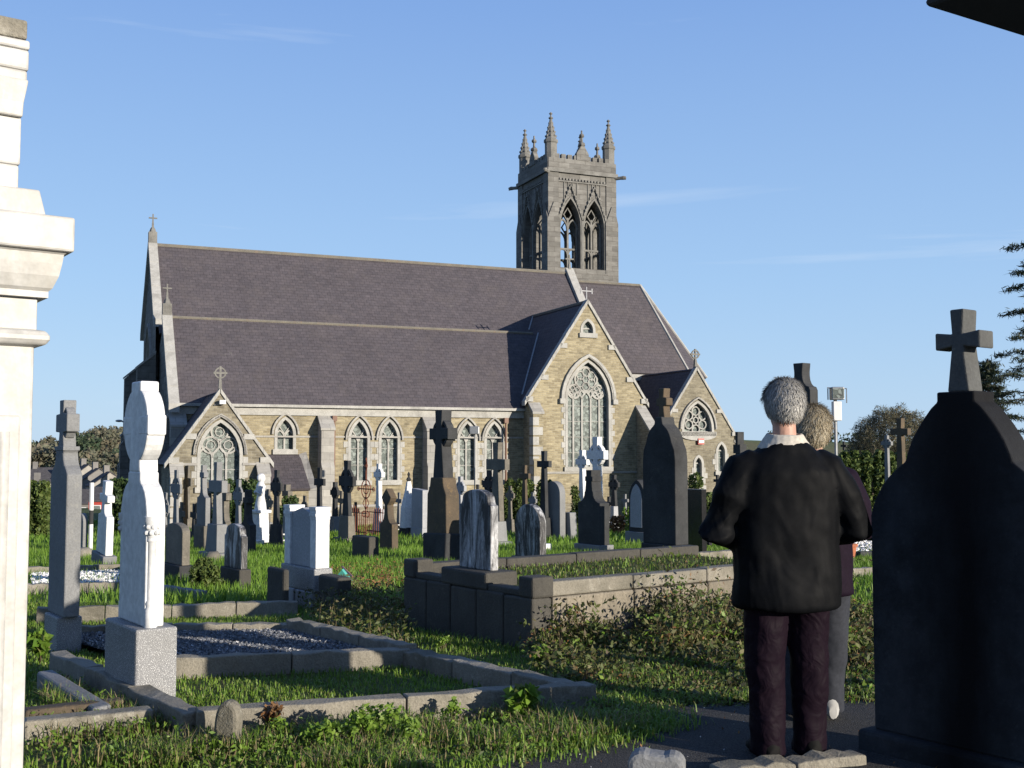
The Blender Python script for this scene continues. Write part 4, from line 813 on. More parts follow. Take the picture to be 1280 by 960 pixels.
# --- left side: leaning white cross, small grey stone, boulder, striped post
headstone('small plain grey headstone beside the striped post, far left', 103, 690, 7, 6, 642, p_round, 'lime', None)
o, W, T, H = new_stone('headstone', 'bright white marble cross headstone leaning to the right on a grey block, far left', 'headstone', 131, 708, 15, 12, 601, tilt=rad(6))
MB().b2(-W * .5, W * .5, -T * .75, T * .75, -.1, H * .16).build('plinth', M['lime'], o, bevel=.02)
MB().prism([(x, z + H * .16) for x, z in mir([(W * .40, 0), (W * .36, H * .42)] + arc(W * .36, H * .5, W * .22, H * .06, 270, 180, 3) + [(W * .12, H * .56), (W * .12, H * .6), (W * .34, H * .605), (W * .34, H * .68), (W * .12, H * .69), (W * .14, H * .84), (0, H * .84)])], -T * .4, T * .4).build('slab', M['marble'], o, bevel=.015)
def boulder(label, px, py, r, mat, name='boulder', sq=.7):
    P = gp(px, py); m = MB().ell((0, 0, r * sq * .5), (r, r * .8, r * sq), 9, 6); m.jitter(r * .09)
    b = m.build(name, M[mat], None, smooth=2); b.location = P; return tag(b, label, 'rock', 'loose stones among the graves')
boulder('pinkish boulder on the grass between the striped post and the leaning white cross', 104, 698, .22, 'kerb')
boulder('small brown stone in front of the tall stepped cross', 266, 700, .17, 'weath')
P = gp(113, 690); o = thing('marker_post', 'thin red and white striped post in front of the red house', 'post', P, 0)
for k in range(5): MB().lathe([(.05, k * .32), (.05, k * .32 + .318)], (0, 0, 0), 8).build('band', M['white'] if k % 2 else plain('post_red', (.35, .05, .04), .6) if k == 1 else M['dark'] if k == 2 else M['white'], o)

# --- statue of a robed figure on a white pedestal
P = gp(325, 682); o = thing('statue', 'white robed statue with bowed head on a white pedestal before the porch corner', 'statue', P, RZ)
MB().box((0, 0, .05), (.5, .5, .22)).box((0, 0, .5), (.36, .36, .74), taper=.9).box((0, 0, .9), (.44, .44, .08)).build('pedestal', M['marble'], o, bevel=.015)
m = MB(); m.lathe([(.19, .94), (.17, 1.1), (.12, 1.3), (.13, 1.45), (.15, 1.56), (.09, 1.66), (.05, 1.7)], (0, 0, 0), 12, 0, (1, .8)); m.ell((0, -.02, 1.78), (.075, .09, .105)); m.ell((0, .02, 1.77), (.1, .1, .13))
for sg in (-1, 1): m.tube([(sg * .14, 0, 1.55), (sg * .17, -.06, 1.35), (sg * .03, -.15, 1.42)], [.055, .05, .035], 7)
m.build('figure', M['marble'], o, smooth=True)

# --- rusty iron cross and railing
P = gp(457, 672); o = thing('iron_cross', 'rusty openwork iron grave cross with rings, in front of the first window pair', 'iron cross', P, RZ)
m = MB(); m.tube([(0, 0, 0), (0, 0, 2.55)], .022, 6); m.tube([(-.5, 0, 1.55), (.5, 0, 1.55)], .02, 6); MBr = m.ribbon(circ(0, 1.55, .3, 20), .025, -.012, .012, closed=True); m.ribbon(circ(0, 1.55, .16, 14), .02, -.012, .012, closed=True)
for sg in (-1, 1):
    m.ribbon([(sg * .02, .9), (sg * .2, 1.1), (sg * .02, 1.3)], .02, -.01, .01); m.ribbon(circ(sg * .5, 1.55, .06, 10), .02, -.012, .012, closed=True); m.ribbon([(0, 2.5), (sg * .09, 2.3), (0, 2.1)], .02, -.01, .01); m.ribbon(circ(sg * .12, .75, .1, 12), .02, -.012, .012, closed=True)
m.build('cross', M['rust'], o)
r = MB()
for i in range(9): x = -.55 + i * .14; r.tube([(x, -.3, -.05), (x, -.3, .95 + .1 * math.sin(i * .8))], .014, 5)
for i in range(9): x = -.55 + i * .14; r.tube([(x, .3, -.05), (x, .3, .95)], .014, 5)
for z in (.2, .8):
    for y in (-.3, .3): r.tube([(-.6, y, z), (.62, y, z)], .016, 5)
r.build('railing', M['rust'], o)
# white low chain-post railing
def rail(label, px, py, n, step, mat='white'):
    P = gp(px, py); o = thing('grave_railing', label, 'railing', P, rad(23))
    for i in range(n): MB().lathe([(.05, -.05), (.05, .34), (.08, .38), (.03, .46)], (i * step, 0, 0), 7).build('post', M[mat], o)
    MB().tube([(0, 0, .28), ((n - 1) * step, 0, .28)], .02, 5).tube([(0, 0, .12), ((n - 1) * step, 0, .12)], .02, 5).build('rail', M[mat], o)
rail('low white grave railing just right of the slender dark crosses', 383, 668, 4, .36); rail('low white grave railing between iron cross and blue-grey slab', 492, 666, 5, .34); rail('low white rail at the foot of the white statue', 331, 682, 3, .3)

# --- low concrete blocks and terrace in the middle distance
def block(label, px, pyb, wb, ws, pyt, mat, name='stone_block'):
    o, W, T, H = new_stone(name, label, 'block', px, pyb, wb, ws, pyt, group='low blocks'); MB().b2(-W / 2, W / 2, -T / 2, T / 2, -.2, H).build('block', M[mat], o, bevel=.03); return o
block('squat dark block on the grass in front of the rusty iron cross', 461, 700, 22, 13, 671, 'conc')
# --- twin-pillared white headstone
o, W, T, H = new_stone('headstone', 'white twin-pillared headstone with a pitched top on a blue-grey base', 'headstone', 394, 762, 41, 17, 634)
zb, zs = H * .2, H * .42
for k in range(2): MB().b2(-W / 2 - .05 + k * W * .55, -W / 2 - .05 + k * W * .55 + W * .5, -T / 2 - .05, T / 2 + .05, -.2, zb).build('base_block', M['pale'], o, bevel=.015)
MB().b2(-W / 2 - .03, W / 2 + .03, -T / 2 - .03, T / 2 + .03, zb, zs).build('plinth', M['granite'], o, bevel=.015)
MB().prism([(x, z + zs) for x, z in mir([(W * .32, 0), (W * .32, (H - zs) * .88), (0, H - zs - .02)])], -T * .36, T * .36).build('slab', M['pale'], o, bevel=.008)
for sg in (-1, 1):
    m = MB(); x = sg * W * .41; m.b2(x - W * .09, x + W * .09, -T / 2, T / 2, zs, H - .14); p_ = m.build('pillar', M['marble'], o, bevel=.006)
    for k in range(4): MB().b2(x - W * .09 - .006 * (k % 2) - .004, x + W * .09 + .006 * (k % 2) + .004, -T / 2 - .008 * (k % 2) - .004, T / 2 + .008 * (k % 2) + .004, H - .14 + .035 * k, H - .14 + .035 * k + .033).build('cap_moulding', M['marble'], p_)
block('low dark concrete kerb block left of the twin-pillared headstone', 354, 764, 22, 8, 712, 'conc'); block('low mossy concrete kerb block right of the twin-pillared headstone', 422, 768, 26, 18, 722, 'conc')

# --- raised vault with the big streaked headstone
P, W, T, H = dims(666, 812, 150, 300, 752); c = P - EX * W / 2 + EY * T / 2; zg = P.z
W = 2.05; c = P - EX * W / 2 + EY * 1.9; c.z = zg
o = thing('grave_vault', 'raised concrete grave vault carrying the big streaked headstone', 'grave vault', c, RZ); Tv = 3.8; Hv = .40
n = 5
for k in range(n): MB().b2(-W / 2 + k * W / n + .004, -W / 2 + (k + 1) * W / n - .004, -Tv / 2, -Tv / 2 + .2, -.25, Hv + .004 * (k % 2)).jitter(.004).build('wall_slab', M['conc'], o, bevel=.018)
for k in range(4): MB().b2(W / 2 - .2, W / 2 + .001 * k, -Tv / 2 + .205 + k * .9, -Tv / 2 + .2 + (k + 1) * .9 - .004, -.3, Hv - .004 * (k % 2)).build('wall_slab', M['conc_lit'], o, bevel=.018)  # sunlit flank, coloured paler than the shaded front and left walls
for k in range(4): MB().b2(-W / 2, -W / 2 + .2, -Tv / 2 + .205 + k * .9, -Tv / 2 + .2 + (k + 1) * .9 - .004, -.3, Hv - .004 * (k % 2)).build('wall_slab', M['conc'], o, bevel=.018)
MB().b2(-W / 2 + .21, W / 2 - .21, -Tv / 2 + .21, Tv / 2 - .21, -.2, Hv + .03).build('bed', M['ground'], o)
for x0, x1 in ((-W / 2 + .19, -.36), (.36, W / 2 - .19)): MB().b2(x0, x1, -Tv / 2 + .02, -Tv / 2 + .17, Hv, Hv + .055).build('kerb_stone', M['conc'], o, bevel=.012)
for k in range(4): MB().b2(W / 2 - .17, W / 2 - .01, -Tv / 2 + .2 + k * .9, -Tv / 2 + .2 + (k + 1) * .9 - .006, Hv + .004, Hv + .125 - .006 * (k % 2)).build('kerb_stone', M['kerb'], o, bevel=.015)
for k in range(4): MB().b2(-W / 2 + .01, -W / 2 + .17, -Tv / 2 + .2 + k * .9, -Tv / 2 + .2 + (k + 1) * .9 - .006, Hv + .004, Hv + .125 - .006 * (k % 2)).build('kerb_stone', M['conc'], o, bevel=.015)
for sg in (-1, 1): MB().b2(sg * (W / 2 - .1) - .1, sg * (W / 2 - .1) + .1, -Tv / 2, -Tv / 2 + .22, Hv, Hv + .17).build('corner_post', M['conc'] , o, bevel=.02)
MB().b2(-.36, .36, -Tv / 2 + .0, -Tv / 2 + .34, Hv, Hv + .15).build('plinth', M['conc'], o, bevel=.02)
hs = thing('headstone', 'big black-streaked white headstone with curved shoulders on the raised concrete vault', 'headstone', c - EY * (Tv / 2 - .17) + Vector((0, 0, Hv + .15)), RZ, 'headstones in the churchyard')
MB().prism(p_shoulder(.25, .70), -.042, .042).build('slab', M['streak'], hs, bevel=.01)
VAULT = (c.copy(), W, Tv, Hv)

# --- kerbed plots
def kerb_mesh(l, wd, hh, ns=7, j=.007):
    rs = []
    for i in range(ns + 1):
        x = -l / 2 + l * i / ns; c = random.uniform(0, .012); rs.append([(x, sy * wd / 2 * (1 if sz < 0 else .93) + random.uniform(-j, j), sz * hh / 2 + (random.uniform(-j * 1.6, j * .7) - (c if sz > 0 else 0))) for sy, sz in ((-1, -1), (1, -1), (1, 1), (-1, 1))])
    return MB().rings(rs)
def kerb_line(o, p, q, n, h, wd, mat, base=.12, gap=.008, lift=0.0):
    """kerb stones from p to q (world xy), in the frame of an unrotated thing o"""
    p, q = Vector((p[0], p[1], 0)), Vector((q[0], q[1], 0)); d = (q - p) / n; rz_ = math.atan2(d.y, d.x)
    for i in range(n):
        c_ = p + d * (i + .5); zc = gz(c_.x, c_.y); l = d.length - gap
        m = kerb_mesh(l, wd * random.uniform(.95, 1.05), h + base)
        k = m.build('kerb_stone', M[mat], o, bevel=.009); k.location = (c_.x - o.location.x, c_.y - o.location.y, zc + lift + (h - base) / 2 - o.location.z)
        k.rotation_euler = (random.uniform(-.012, .012), -math.atan2(gz(*(p + d * (i + 1)).xy) - gz(*(p + d * i).xy), d.length) + random.uniform(-.008, .008), rz_)
def plot(label, name='grave_plot', at_=(0, 0)): return thing(name, label, 'grave plot', (at_[0], at_[1], gz(*at_)), 0)
g2 = lambda x, y: gp(x, y).xy
NL, NR = g2(243, 922), g2(735, 884); ML, MR = g2(72, 838), g2(512, 832); BR = g2(366, 795); BL = g2(60, 800)
MID = [NL + (ML - NL) * .58, NR + (MR - NR) * 1.0]
midL = g2(205, 846); midR = MR
pg = plot('kerbed plot of mown grass behind the small oval marker stone', at_=tuple((NL + NR) / 2))
kerb_line(pg, NL, NR, 2, .15, .12, 'kerb'); kerb_line(pg, NR, midR, 3, .13, .15, 'kerb'); kerb_line(pg, midL, midR, 2, .14, .11, 'kerb'); kerb_line(pg, NL, ML, 3, .14, .13, 'kerb')
pv = plot('kerbed plot of dark chippings behind the white cross headstone', at_=tuple((midL + BR) / 2))
kerb_line(pv, midR, BR, 3, .16, .14, 'kerb'); kerb_line(pv, BL, BR, 4, .13, .12, 'kerb'); kerb_line(pv, g2(45, 778), g2(372, 768), 4, .15, .12, 'kerb')
def chips(name, poly, n, size, mat, lift, label=None):
    xs_ = [p[0] for p in poly]; ys_ = [p[1] for p in poly]; pts = []
    while len(pts) < n:
        x, y = random.uniform(min(xs_), max(xs_)), random.uniform(min(ys_), max(ys_))
        if inside(poly, x, y): pts.append((x, y, gz(x, y) + lift + random.uniform(0, size * .6)))
    P_ = np.array(pts); n = len(P_); k = RNG.normal(size=(n, 4, 3)); k /= np.linalg.norm(k, axis=2)[:, :, None]; s_ = size * RNG.uniform(.5, 1.2, (n, 1, 1))
    V = P_[:, None, :] + k * s_; tri = np.array([[0, 1, 2], [0, 2, 3], [0, 3, 1], [1, 3, 2]])
    return tag(soup(name, V[:, tri].reshape(-1, 3), 3, M[mat]), kind='stuff')
gpoly = [tuple(midL + (midR - midL) * .02), tuple(midR), tuple(BR), tuple(BL)]
flat_sheet('gravel_bed', gpoly, M['asphalt'], .05); chips('gravel', gpoly, 16000, .016, 'gravel_d', .06)
w1 = [tuple(g2(40, 737)), tuple(g2(150, 734)), tuple(g2(158, 718)), tuple(g2(40, 722))]
pw_ = plot('far kerbed plot of white chippings behind the grey celtic headstone', at_=w1[0]); kerb_line(pw_, g2(20, 742), g2(155, 739), 3, .13, .12, 'kerb'); kerb_line(pw_, g2(20, 719), g2(162, 714), 3, .13, .12, 'kerb'); kerb_line(pw_, g2(155, 739), g2(162, 714), 2, .13, .12, 'kerb')
chips('gravel', w1, 2500, .03, 'gravel_w', .06)
pf = plot('grassy plot with a straight kerb behind the dark streaked headstone', at_=g2(200, 744)); kerb_line(pf, g2(185, 738), g2(255, 748), 2, .1, .12, 'lime')
# plots behind the vault
pb = plot('bare soil plot with low kerbs between vault and giant black monument', at_=g2(760, 722)); kerb_line(pb, g2(632, 726), g2(806, 716), 4, .15, .14, 'kerb'); kerb_line(pb, g2(800, 716), g2(930, 712), 3, .16, .14, 'dark'); kerb_line(pb, g2(690, 706), g2(792, 703), 3, .12, .14, 'conc')
ps = plot('low stone surround left and right of the giant black monument', at_=g2(830, 712)); kerb_line(ps, g2(792, 706), g2(822, 712), 1, .2, .2, 'conc'); kerb_line(ps, g2(858, 706), g2(925, 700), 3, .22, .2, 'kerb')
pr = plot('white-kerbed plot of pale chippings behind the woman', at_=g2(1070, 695)); kerb_line(pr, g2(1030, 725), g2(1120, 720), 3, .16, .14, 'kerb'); kerb_line(pr, g2(1045, 700), g2(1120, 694), 3, .14, .12, 'dark'); chips('gravel', [tuple(g2(1050, 697)), tuple(g2(1110, 694)), tuple(g2(1110, 682)), tuple(g2(1050, 684))], 900, .035, 'gravel_w', .12)
# left bottom: old kerb bars, round boulder, oval marker
for lab, a, b_, hh, wd, mt in (('broken brown stone kerb lying behind the pale one, bottom left', (30, 905), (152, 893), .07, .12, 'brown'), ('pale squared stone kerb lying on the grass, bottom left', (30, 925), (190, 910), .09, .13, 'kerb')):
    A_, B_ = gp(*a), gp(*b_); c_ = (A_ + B_) / 2; m = MB().box((0, 0, hh / 2), ((B_ - A_).length, wd, hh + .04)).jitter(.008); k = m.build('loose_kerb', M[mt], None, bevel=.015); k.location = c_; k.rotation_euler[2] = math.atan2(B_.y - A_.y, B_.x - A_.x); tag(k, lab, 'kerb')
A_, B_ = gp(55, 862), gp(128, 902); m = MB().box((0, 0, .04), ((B_ - A_).length, .1, .12)).jitter(.006); k = m.build('loose_kerb', M['lime'], None, bevel=.015); k.location = (A_ + B_) / 2; k.rotation_euler[2] = math.atan2(B_.y - A_.y, B_.x - A_.x); tag(k, 'narrow grey kerb running back from the camera between the two left headstones', 'kerb')
boulder('round grey pebble at the corner of the white cross headstone block', 176, 893, .06, 'lime', sq=.8)
P = gp(283, 936); o = thing('marker_stone', 'small oval lichen-grey marker stone standing against the front kerb', 'marker stone', P, rad(-18)); o.rotation_euler[1] = rad(5)
MB().prism(mir([(.05, -.06), (.066, .06)] + arc(0, .14, .066, .1, 0, 90, 5)), -.035, .035).build('slab', M['kerb'], o, bevel=.02)
# --- bottom right: twin round-topped stone, kerb before the great headstone
P = at(822, 968, 4.35); P.z = .125; o = thing('marker_stone', 'twin round-topped grey marker stone at the bottom edge beside the path', 'marker stone', P, rad(-12))
MB().prism([(-.11, -.3), (.1, -.3)] + arc(.055, .14, .05, .045, -10, 120, 6) + arc(-.055, .14, .055, .05, 60, 190, 6), -.05, .06).build('slab', M['lime'], o, bevel=.02)
pk = plot('sunlit low kerb at the foot of the great right-hand headstone', at_=(1.4, 4.8)); kerb_line(pk, gp(893, 972).xy, gp(1075, 953).xy, 2, .06, .14, 'kerb')

# --- grey celtic headstone, far left
o, W, T, H = new_stone('headstone', 'smooth grey headstone ending in a pierced celtic cross, left of the white one', 'headstone', 70, 816, 16, 32, 512)
zp = (816 - 768) / (816 - 512) * H; MB().b2(-W / 2, W / 2, -T / 2, T / 2, -.1, zp).build('pedestal', M['granite'], o, bevel=.012)
Ws, Ts = .5, T * .62; k = H - zp
MB().prism([(x, z + zp) for x, z in mir([(Ws / 2, 0), (Ws / 2, k * .68)] + arc(Ws * .5, k * .80, Ws * .29, k * .10, 270, 190, 4)[1:] + [(Ws * .27, k * .80), (0, k * .80)])], -Ts / 2, Ts / 2).build('slab', M['lime'], o, bevel=.012)
MB().b2(-Ws * .27, Ws * .27, -Ts * .54, Ts * .54, zp + k * .795, zp + k * .815).build('moulding', M['lime'], o, bevel=.004)
H2 = k * .26
m = MB(); zc = zp + k * .93; a = .17; q = .055
m.prism(mir([(q * 1.5, zp + k * .81), (q, zc - q * 1.4), (a, zc - q * 1.3), (a, zc + q * 1.3), (q, zc + q * 1.4), (q * 1.15, H + .07), (0, H + .07)]), -Ts * .42, Ts * .42); m.ribbon(circ(0, zc, .125, 20), .035, -Ts * .3, Ts * .3, closed=True); m.build('cross', M['lime'], o, bevel=.008)

# --- white marble celtic headstone with colonnettes
o, W, T, H = new_stone('headstone', 'tall white marble celtic cross headstone with colonnettes on a speckled granite block', 'headstone', 168, 886, 41, 53, 476)
zp = (886 - 783) / (886 - 476) * H; MB().b2(-W / 2, W / 2, -T / 2, T / 2, -.1, zp).build('pedestal', M['granite'], o, bevel=.014)
Ws, Ts, k = .50, .115, H - zp
MB().prism([(x, z + zp) for x, z in mir([(Ws / 2, 0), (Ws / 2, k * .46)] + arc(Ws * .18, k * .44, Ws * .32, k * .14, 0, 75, 5)[1:] + [(Ws * .235, k * .585), (Ws * .235, k * .62), (Ws * .19, k * .625), (0, k * .625)])], -Ts / 2, Ts / 2).build('slab', M['marble'], o, bevel=.01)
zc = zp + k * .815
m = MB(); m.prism(mir([(.105, zp + k * .62), (.085, zc - .13), (.085, zc - .06), (.238, zc - .062), (.238, zc + .062), (.085, zc + .06), (.07, zc + .15), (.09, H - .06), (.09, H), (0, H)]), -Ts * .5, Ts * .5)
m.build('cross', M['marble'], o, bevel=.012)
MB().prism([(x, z) for x, z in circ(0, zc, .232, 36)], -Ts * .485, Ts * .47).build('ring', M['marble'], o, bevel=.01)
for sg in (-1, 1):
    for j, dxx in enumerate((0,)):
        cx = sg * (Ws / 2 - .005); m = MB(); m.lathe([(.038, 0), (.038, .1), (.030, .12), (.034, .14), (.026, .16), (.026, k * .34), (.032, k * .345), (.03, k * .36)], (cx, -.02, zp), 14); cl = m.build('colonnette', M['marble'], o, smooth=True)
        cp = MB(); cp.lathe([(.03, 0), (.036, .03), (.046, .09), (.05, .1), (.05, .13)], (cx, -.02, zp + k * .355), 12)
        for t_ in range(8):
            for zz in (.035, .07): cp.ell((cx + .04 * math.cos(t_ * .785 + zz * 9), -.02 + .04 * math.sin(t_ * .785 + zz * 9), zp + k * .355 + zz), (.013, .013, .015), 6, 4)
        cp.build('capital', M['marble'], cl, smooth=True)

# --- the great white monument cut off by the left edge
P = at(38, 640, 3.55); o = thing('monument', 'towering white marble monument with moulded cornice and fluted pilaster at the left edge', 'monument', (P.x, P.y, 0), PSI)
# local x runs along the lit face (away to the right), y into the stone; origin at its right end
L_ = 1.9; S = 3.55 / F; zz = lambda py: EYE + (565 - py) * S
bx = lambda m, e, z0, z1, t=1.0: m.b2(-L_ - e, e, -e, 1.1 + e, z0, z1)
bx(MB(), .0, -.1, zz(428)).build('body', M['marble_w'], o, bevel=.01)
pil = MB(); pil.b2(-.42, -.04, -.018, .02, .05, zz(520)); pil_o = pil.build('pilaster', M['marble_w'], o, bevel=.006)
for i in range(4): MB().tube([(-.09 - i * .085, -.012, .1), (-.09 - i * .085, -.012, zz(540))], .022, 10).build('fluting_rib', M['marble_w'], pil_o, smooth=True)
m = MB(); m.rings([[(-L_ - e, -e, z), (e, -e, z), (e, 1.1 + e, z), (-L_ - e, 1.1 + e, z)] for e, z in ((.0, zz(434)), (.028, zz(431)), (.038, zz(425)), (.038, zz(420)), (.028, zz(414)), (.006, zz(412)))]); m.build('astragal', M['marble_w'], o, bevel=.006)
bx(MB(), .004, zz(413), zz(371)).build('frieze', M['marble_w'], o, bevel=.004)
m = MB(); m.rings([[(-L_ - e, -e, z), (e, -e, z), (e, 1.1 + e, z), (-L_ - e, 1.1 + e, z)] for e, z in ((.03, zz(372)), (.03, zz(364)), (.04, zz(360)), (.055, zz(345)), (.062, zz(330)), (.066, zz(318)), (.078, zz(314)))]); m.build('cyma', M['marble_w'], o)
bx(MB(), .092, zz(315), zz(271)).build('cornice', M['marble_w'], o, bevel=.008)
m = MB(); m.rings([[(-L_ - e + .0, -e, z), (e, -e, z), (e, 1.1 + e, z), (-L_ - e, 1.1 + e, z)] for e, z in ((.022, zz(271)), (.003, zz(234)))]); m.build('cap_slope', M['marble_w'], o, bevel=.006)
e = -.085
for nm, e, z0, z1 in (('die', -.048, 236, 200), ('neck', -.044, 200, 138), ('moulding', -.03, 92, 76), ('moulding', -.026, 76, 49), ('moulding', -.024, 48.5, 36), ('crown_block', -.033, 35.5, 10)):
    MB().b2(-L_ + .2, e, .06, .9, zz(z0), zz(z1)).build(nm, M['marble_w'] if nm != 'crown_block' else M['kerb'], o, bevel=.008)
m = MB(); m.rings([[(-L_ + .2, -.0 - e + .0, z), (e, .0 - e, z), (e, .9, z), (-L_ + .2, .9, z)] for e, z in ((-.044, zz(139)), (-.042, zz(120)), (-.036, zz(105)), (-.031, zz(91)))]); m.build('bell_moulding', M['marble_w'], o, bevel=.006)

# --- the great dark headstone at the right edge
Pl, Pr_ = at(1093, 640, 5.5), None
q = (1207 - 640) / F; W = .95
o = thing('headstone', 'great blackened headstone with a flared cross on top filling the right edge', 'headstone', (0, 0, 0), RZ, 'headstones in the churchyard')
left = gp(1093, 938); ctr = left + EX * W / 2; o.location = (ctr.x + EY.x * .09, ctr.y + EY.y * .09, 0); D = ctr.y; T = .17
zq = lambda py: EYE + (565 - py) * D / F
zs_, zt_ = zq(668), zq(492)
hw = W / 2
prof = mir([(hw, .1)] + [(hw * fx, zq(py)) for fx, py in ((1, 650), (.975, 638), (.925, 624), (.86, 610), (.78, 598), (.68, 587), (.575, 577), (.555, 568), (.53, 560), (.50, 551), (.455, 541), (.40, 530), (.335, 519), (.27, 509), (.215, 503))] + [(.096, zt_ - .035), (.096, zt_ + .01), (0, zt_ + .01)])
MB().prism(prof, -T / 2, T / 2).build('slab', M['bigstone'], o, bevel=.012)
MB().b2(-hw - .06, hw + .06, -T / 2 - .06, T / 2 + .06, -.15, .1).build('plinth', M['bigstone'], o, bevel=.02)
z1, z2 = zt_ + .01, zq(385); zc = zq(424); aw = .122
MB().prism(mir([(.056, z1), (.030, zc - .030), (.115, zc - .044), (.115, zc + .04), (.028, zc + .028), (.036, z2), (0, z2)]), -T * .34, T * .34).build('cross', M['lime_shaded'], o, bevel=.008)

# --- odds and ends
P = gp(872, 694); b = MB().lathe([(.12, 0), (.15, .34), (.155, .34), (.15, .36), (.135, .36), (.12, .05)], (0, 0, 0), 16).build('bucket', M['white'], None, smooth=True); b.location = P + Vector((0, 0, .2)); tag(b, 'white plastic bucket on the stone surround beside the giant monument', 'bucket')
P = gp(887, 694); o = thing('flower_pot', 'small posy of purple and white flowers beside the white bucket', 'flowers', P + Vector((0, 0, .22)))
MB().lathe([(.05, 0), (.08, .12)], (0, 0, 0), 10).build('pot', M['dark'], o)
for c_, mt in (((.55, .5, .6), 'a'), ((.3, .12, .35), 'b'), ((.6, .25, .2), 'c')):
    m = MB()
    for _ in range(7): m.ell((random.uniform(-.1, .1), random.uniform(-.1, .1), random.uniform(.12, .26)), (.03, .03, .025), 6, 4)
    m.build('bloom', plain('petal_' + mt, c_, .6), o)
P = gp(1062, 704); o = thing('flower_pot', 'terracotta pot with orange flowers on the kerb behind the woman', 'flowers', P + Vector((0, 0, .12)))
MB().lathe([(.1, 0), (.14, .2), (.16, .2), (.16, .25)], (0, 0, 0), 12).build('pot', plain('terracotta', (.4, .13, .06), .8), o)
m = MB()
for _ in range(12): m.ell((random.uniform(-.15, .15), random.uniform(-.15, .15), random.uniform(.26, .45)), (.04, .04, .035), 6, 4)
m.build('bloom', plain('petal_orange', (.6, .22, .06), .6), o)
P = gp(676, 690); o = thing('grave_lamp', 'white metal box with a leaning handle beside the low round-topped headstone', 'planter', P, RZ); MB().b2(-.28, .22, -.15, .15, -.02, .2).build('box', M['white'], o, bevel=.015); MB().tube([(.05, 0, .2), (-.25, .0, .95)], .03, 7).build('handle', M['white'], o)
P = gp(428, 728); k = MB().prism([(-.16, 0), (.17, 0), (.02, .2)], -.03, .03).build('cloth_scrap', plain('teal_plastic', (.1, .42, .36), .4), None); k.location = P; k.rotation_euler = (.2, 0, RZ * .3); tag(k, 'teal plastic scrap lying on the soil bank', 'scrap')
A_, B_ = gp(428, 720), gp(444, 728); k = MB().tube([A_ + Vector((0, 0, .14)), B_ + Vector((0, 0, .04))], .018, 6).build('garden_stake', plain('stake_red', (.5, .2, .15), .5), None); tag(k, 'thin pale red stick lying beside the teal scrap', 'stick')
# floodlight on its pole, behind the woman
P = gp(1047, 672); D_ = P.y; S = D_ / F; o = thing('floodlight_pole', 'tall grey pole with a white box and twin floodlights, right of the woman', 'floodlight', P, 0)
zf = lambda py: EYE + (565 - py) * S - P.z
MB().tube([(0, 0, -.1), (0, 0, zf(488))], .055, 8).build('pole', M['metal'], o); MB().b2(-.10, .16, -.16, .1, zf(526), zf(502)).build('control_box', M['white'], o, bevel=.015)
lamp = MB().b2(-.16, .24, -.22, .12, zf(500), zf(484)).build('lamp', M['metal'], o, bevel=.03); MB().b2(-.14, .22, -.235, -.215, zf(498), zf(486)).build('lamp_glass', M['glass'], lamp)
MB().tube([(-.26, -.1, zf(500)), (-.26, -.1, zf(486))], .02, 6).tube([(.34, -.1, zf(504)), (.34, -.1, zf(486)), (-.28, -.1, zf(485))], .02, 6).build('bracket', M['metal'], o)
# floodlight on a pole before the aisle windows, street lamp far left
P = gp(590, 664); S = P.y / F; o = thing('floodlight_pole', 'short-armed floodlight on a thin pole before the right-hand window pair', 'floodlight', P, 0); zf = lambda py: EYE + (565 - py) * S - P.z
MB().tube([(.1, 0, -.1), (.1, 0, zf(542))], .022, 6).build('pole', M['metal'], o); MB().b2(-.1, .28, -.15, .15, zf(543), zf(533)).build('lamp', M['metal'], o, bevel=.03)
P = at(150, 600, 60); P.z = gz(P.x, 60); o = thing('street_lamp', 'street lamp arm sticking out left of the church', 'street lamp', P, 0); MB().tube([(.3, 0, 0), (.3, 0, 5.3)], .06, 6).build('pole', M['metal'], o); MB().tube([(.3, 0, 5.3), (-.05, 0, 5.42)], .04, 6).build('arm', M['metal'], o); MB().ell((-.12, 0, 5.42), (.2, .1, .07)).build('lamp_head', M['metal'], o)
# right: crosses before the hedge
cross_monument('pale stone cross with a lit edge before the right-hand hedge', 1114, 700, 13, 8, 545, 'lime', ped=.3)
cross_monument('rusty brown stone cross beside the great right-hand headstone', 1135, 692, 22, 10, 523, 'brown', ped=.3, ringed=False)
cross_monument('tiny dark cross on the skyline behind the woman', 1058, 650, 7, 4, 552, 'dark', ped=.3, ringed=False)
cross_monument('thin dark cross below the sacristy lancets, beside the man', 899, 668, 8, 5, 594, 'dark', ped=.3, ringed=False)
headstone('dark headstone stub at the church corner, left of the man', 931, 672, 18, 8, 540, p_crossslab, 'dark', None)
# black roof corner that juts into the top right of the view
YR = 5.6; v0, b_ = at(1152, 8, YR), at(1310, 57, YR); o = thing('shelter_roof', 'black overhanging roof corner at the top right of the view', 'roof', (4.2, YR, 0), 0)
dn = (b_ - v0).normalized(); back = Vector((.75, -.62, .12)).normalized(); up = Vector((-dn.z, 0, dn.x)) * .32; og = Vector((4.2, YR, 0))
pts = [v0, v0 + dn * .9, v0 + dn * .91, v0 + dn * 2.6, v0 + dn * 2.6 + up, v0 + up + dn * .05]
vs = [p - og for p in pts] + [p + back * .9 - og for p in pts]; n = len(pts)
MB().add(vs, [tuple(range(n)), tuple(range(2 * n - 1, n - 1, -1))] + [(i, (i + 1) % n, (i + 1) % n + n, i + n) for i in range(n)]).build('eave_board', M['timber'], o, bevel=.02)
q_ = v0 + dn * 2.3 + back * .4 - og; MB().tube([(q_.x, q_.y, 0), (q_.x, q_.y, q_.z + .1)], .09, 8).build('post', M['timber'], o)
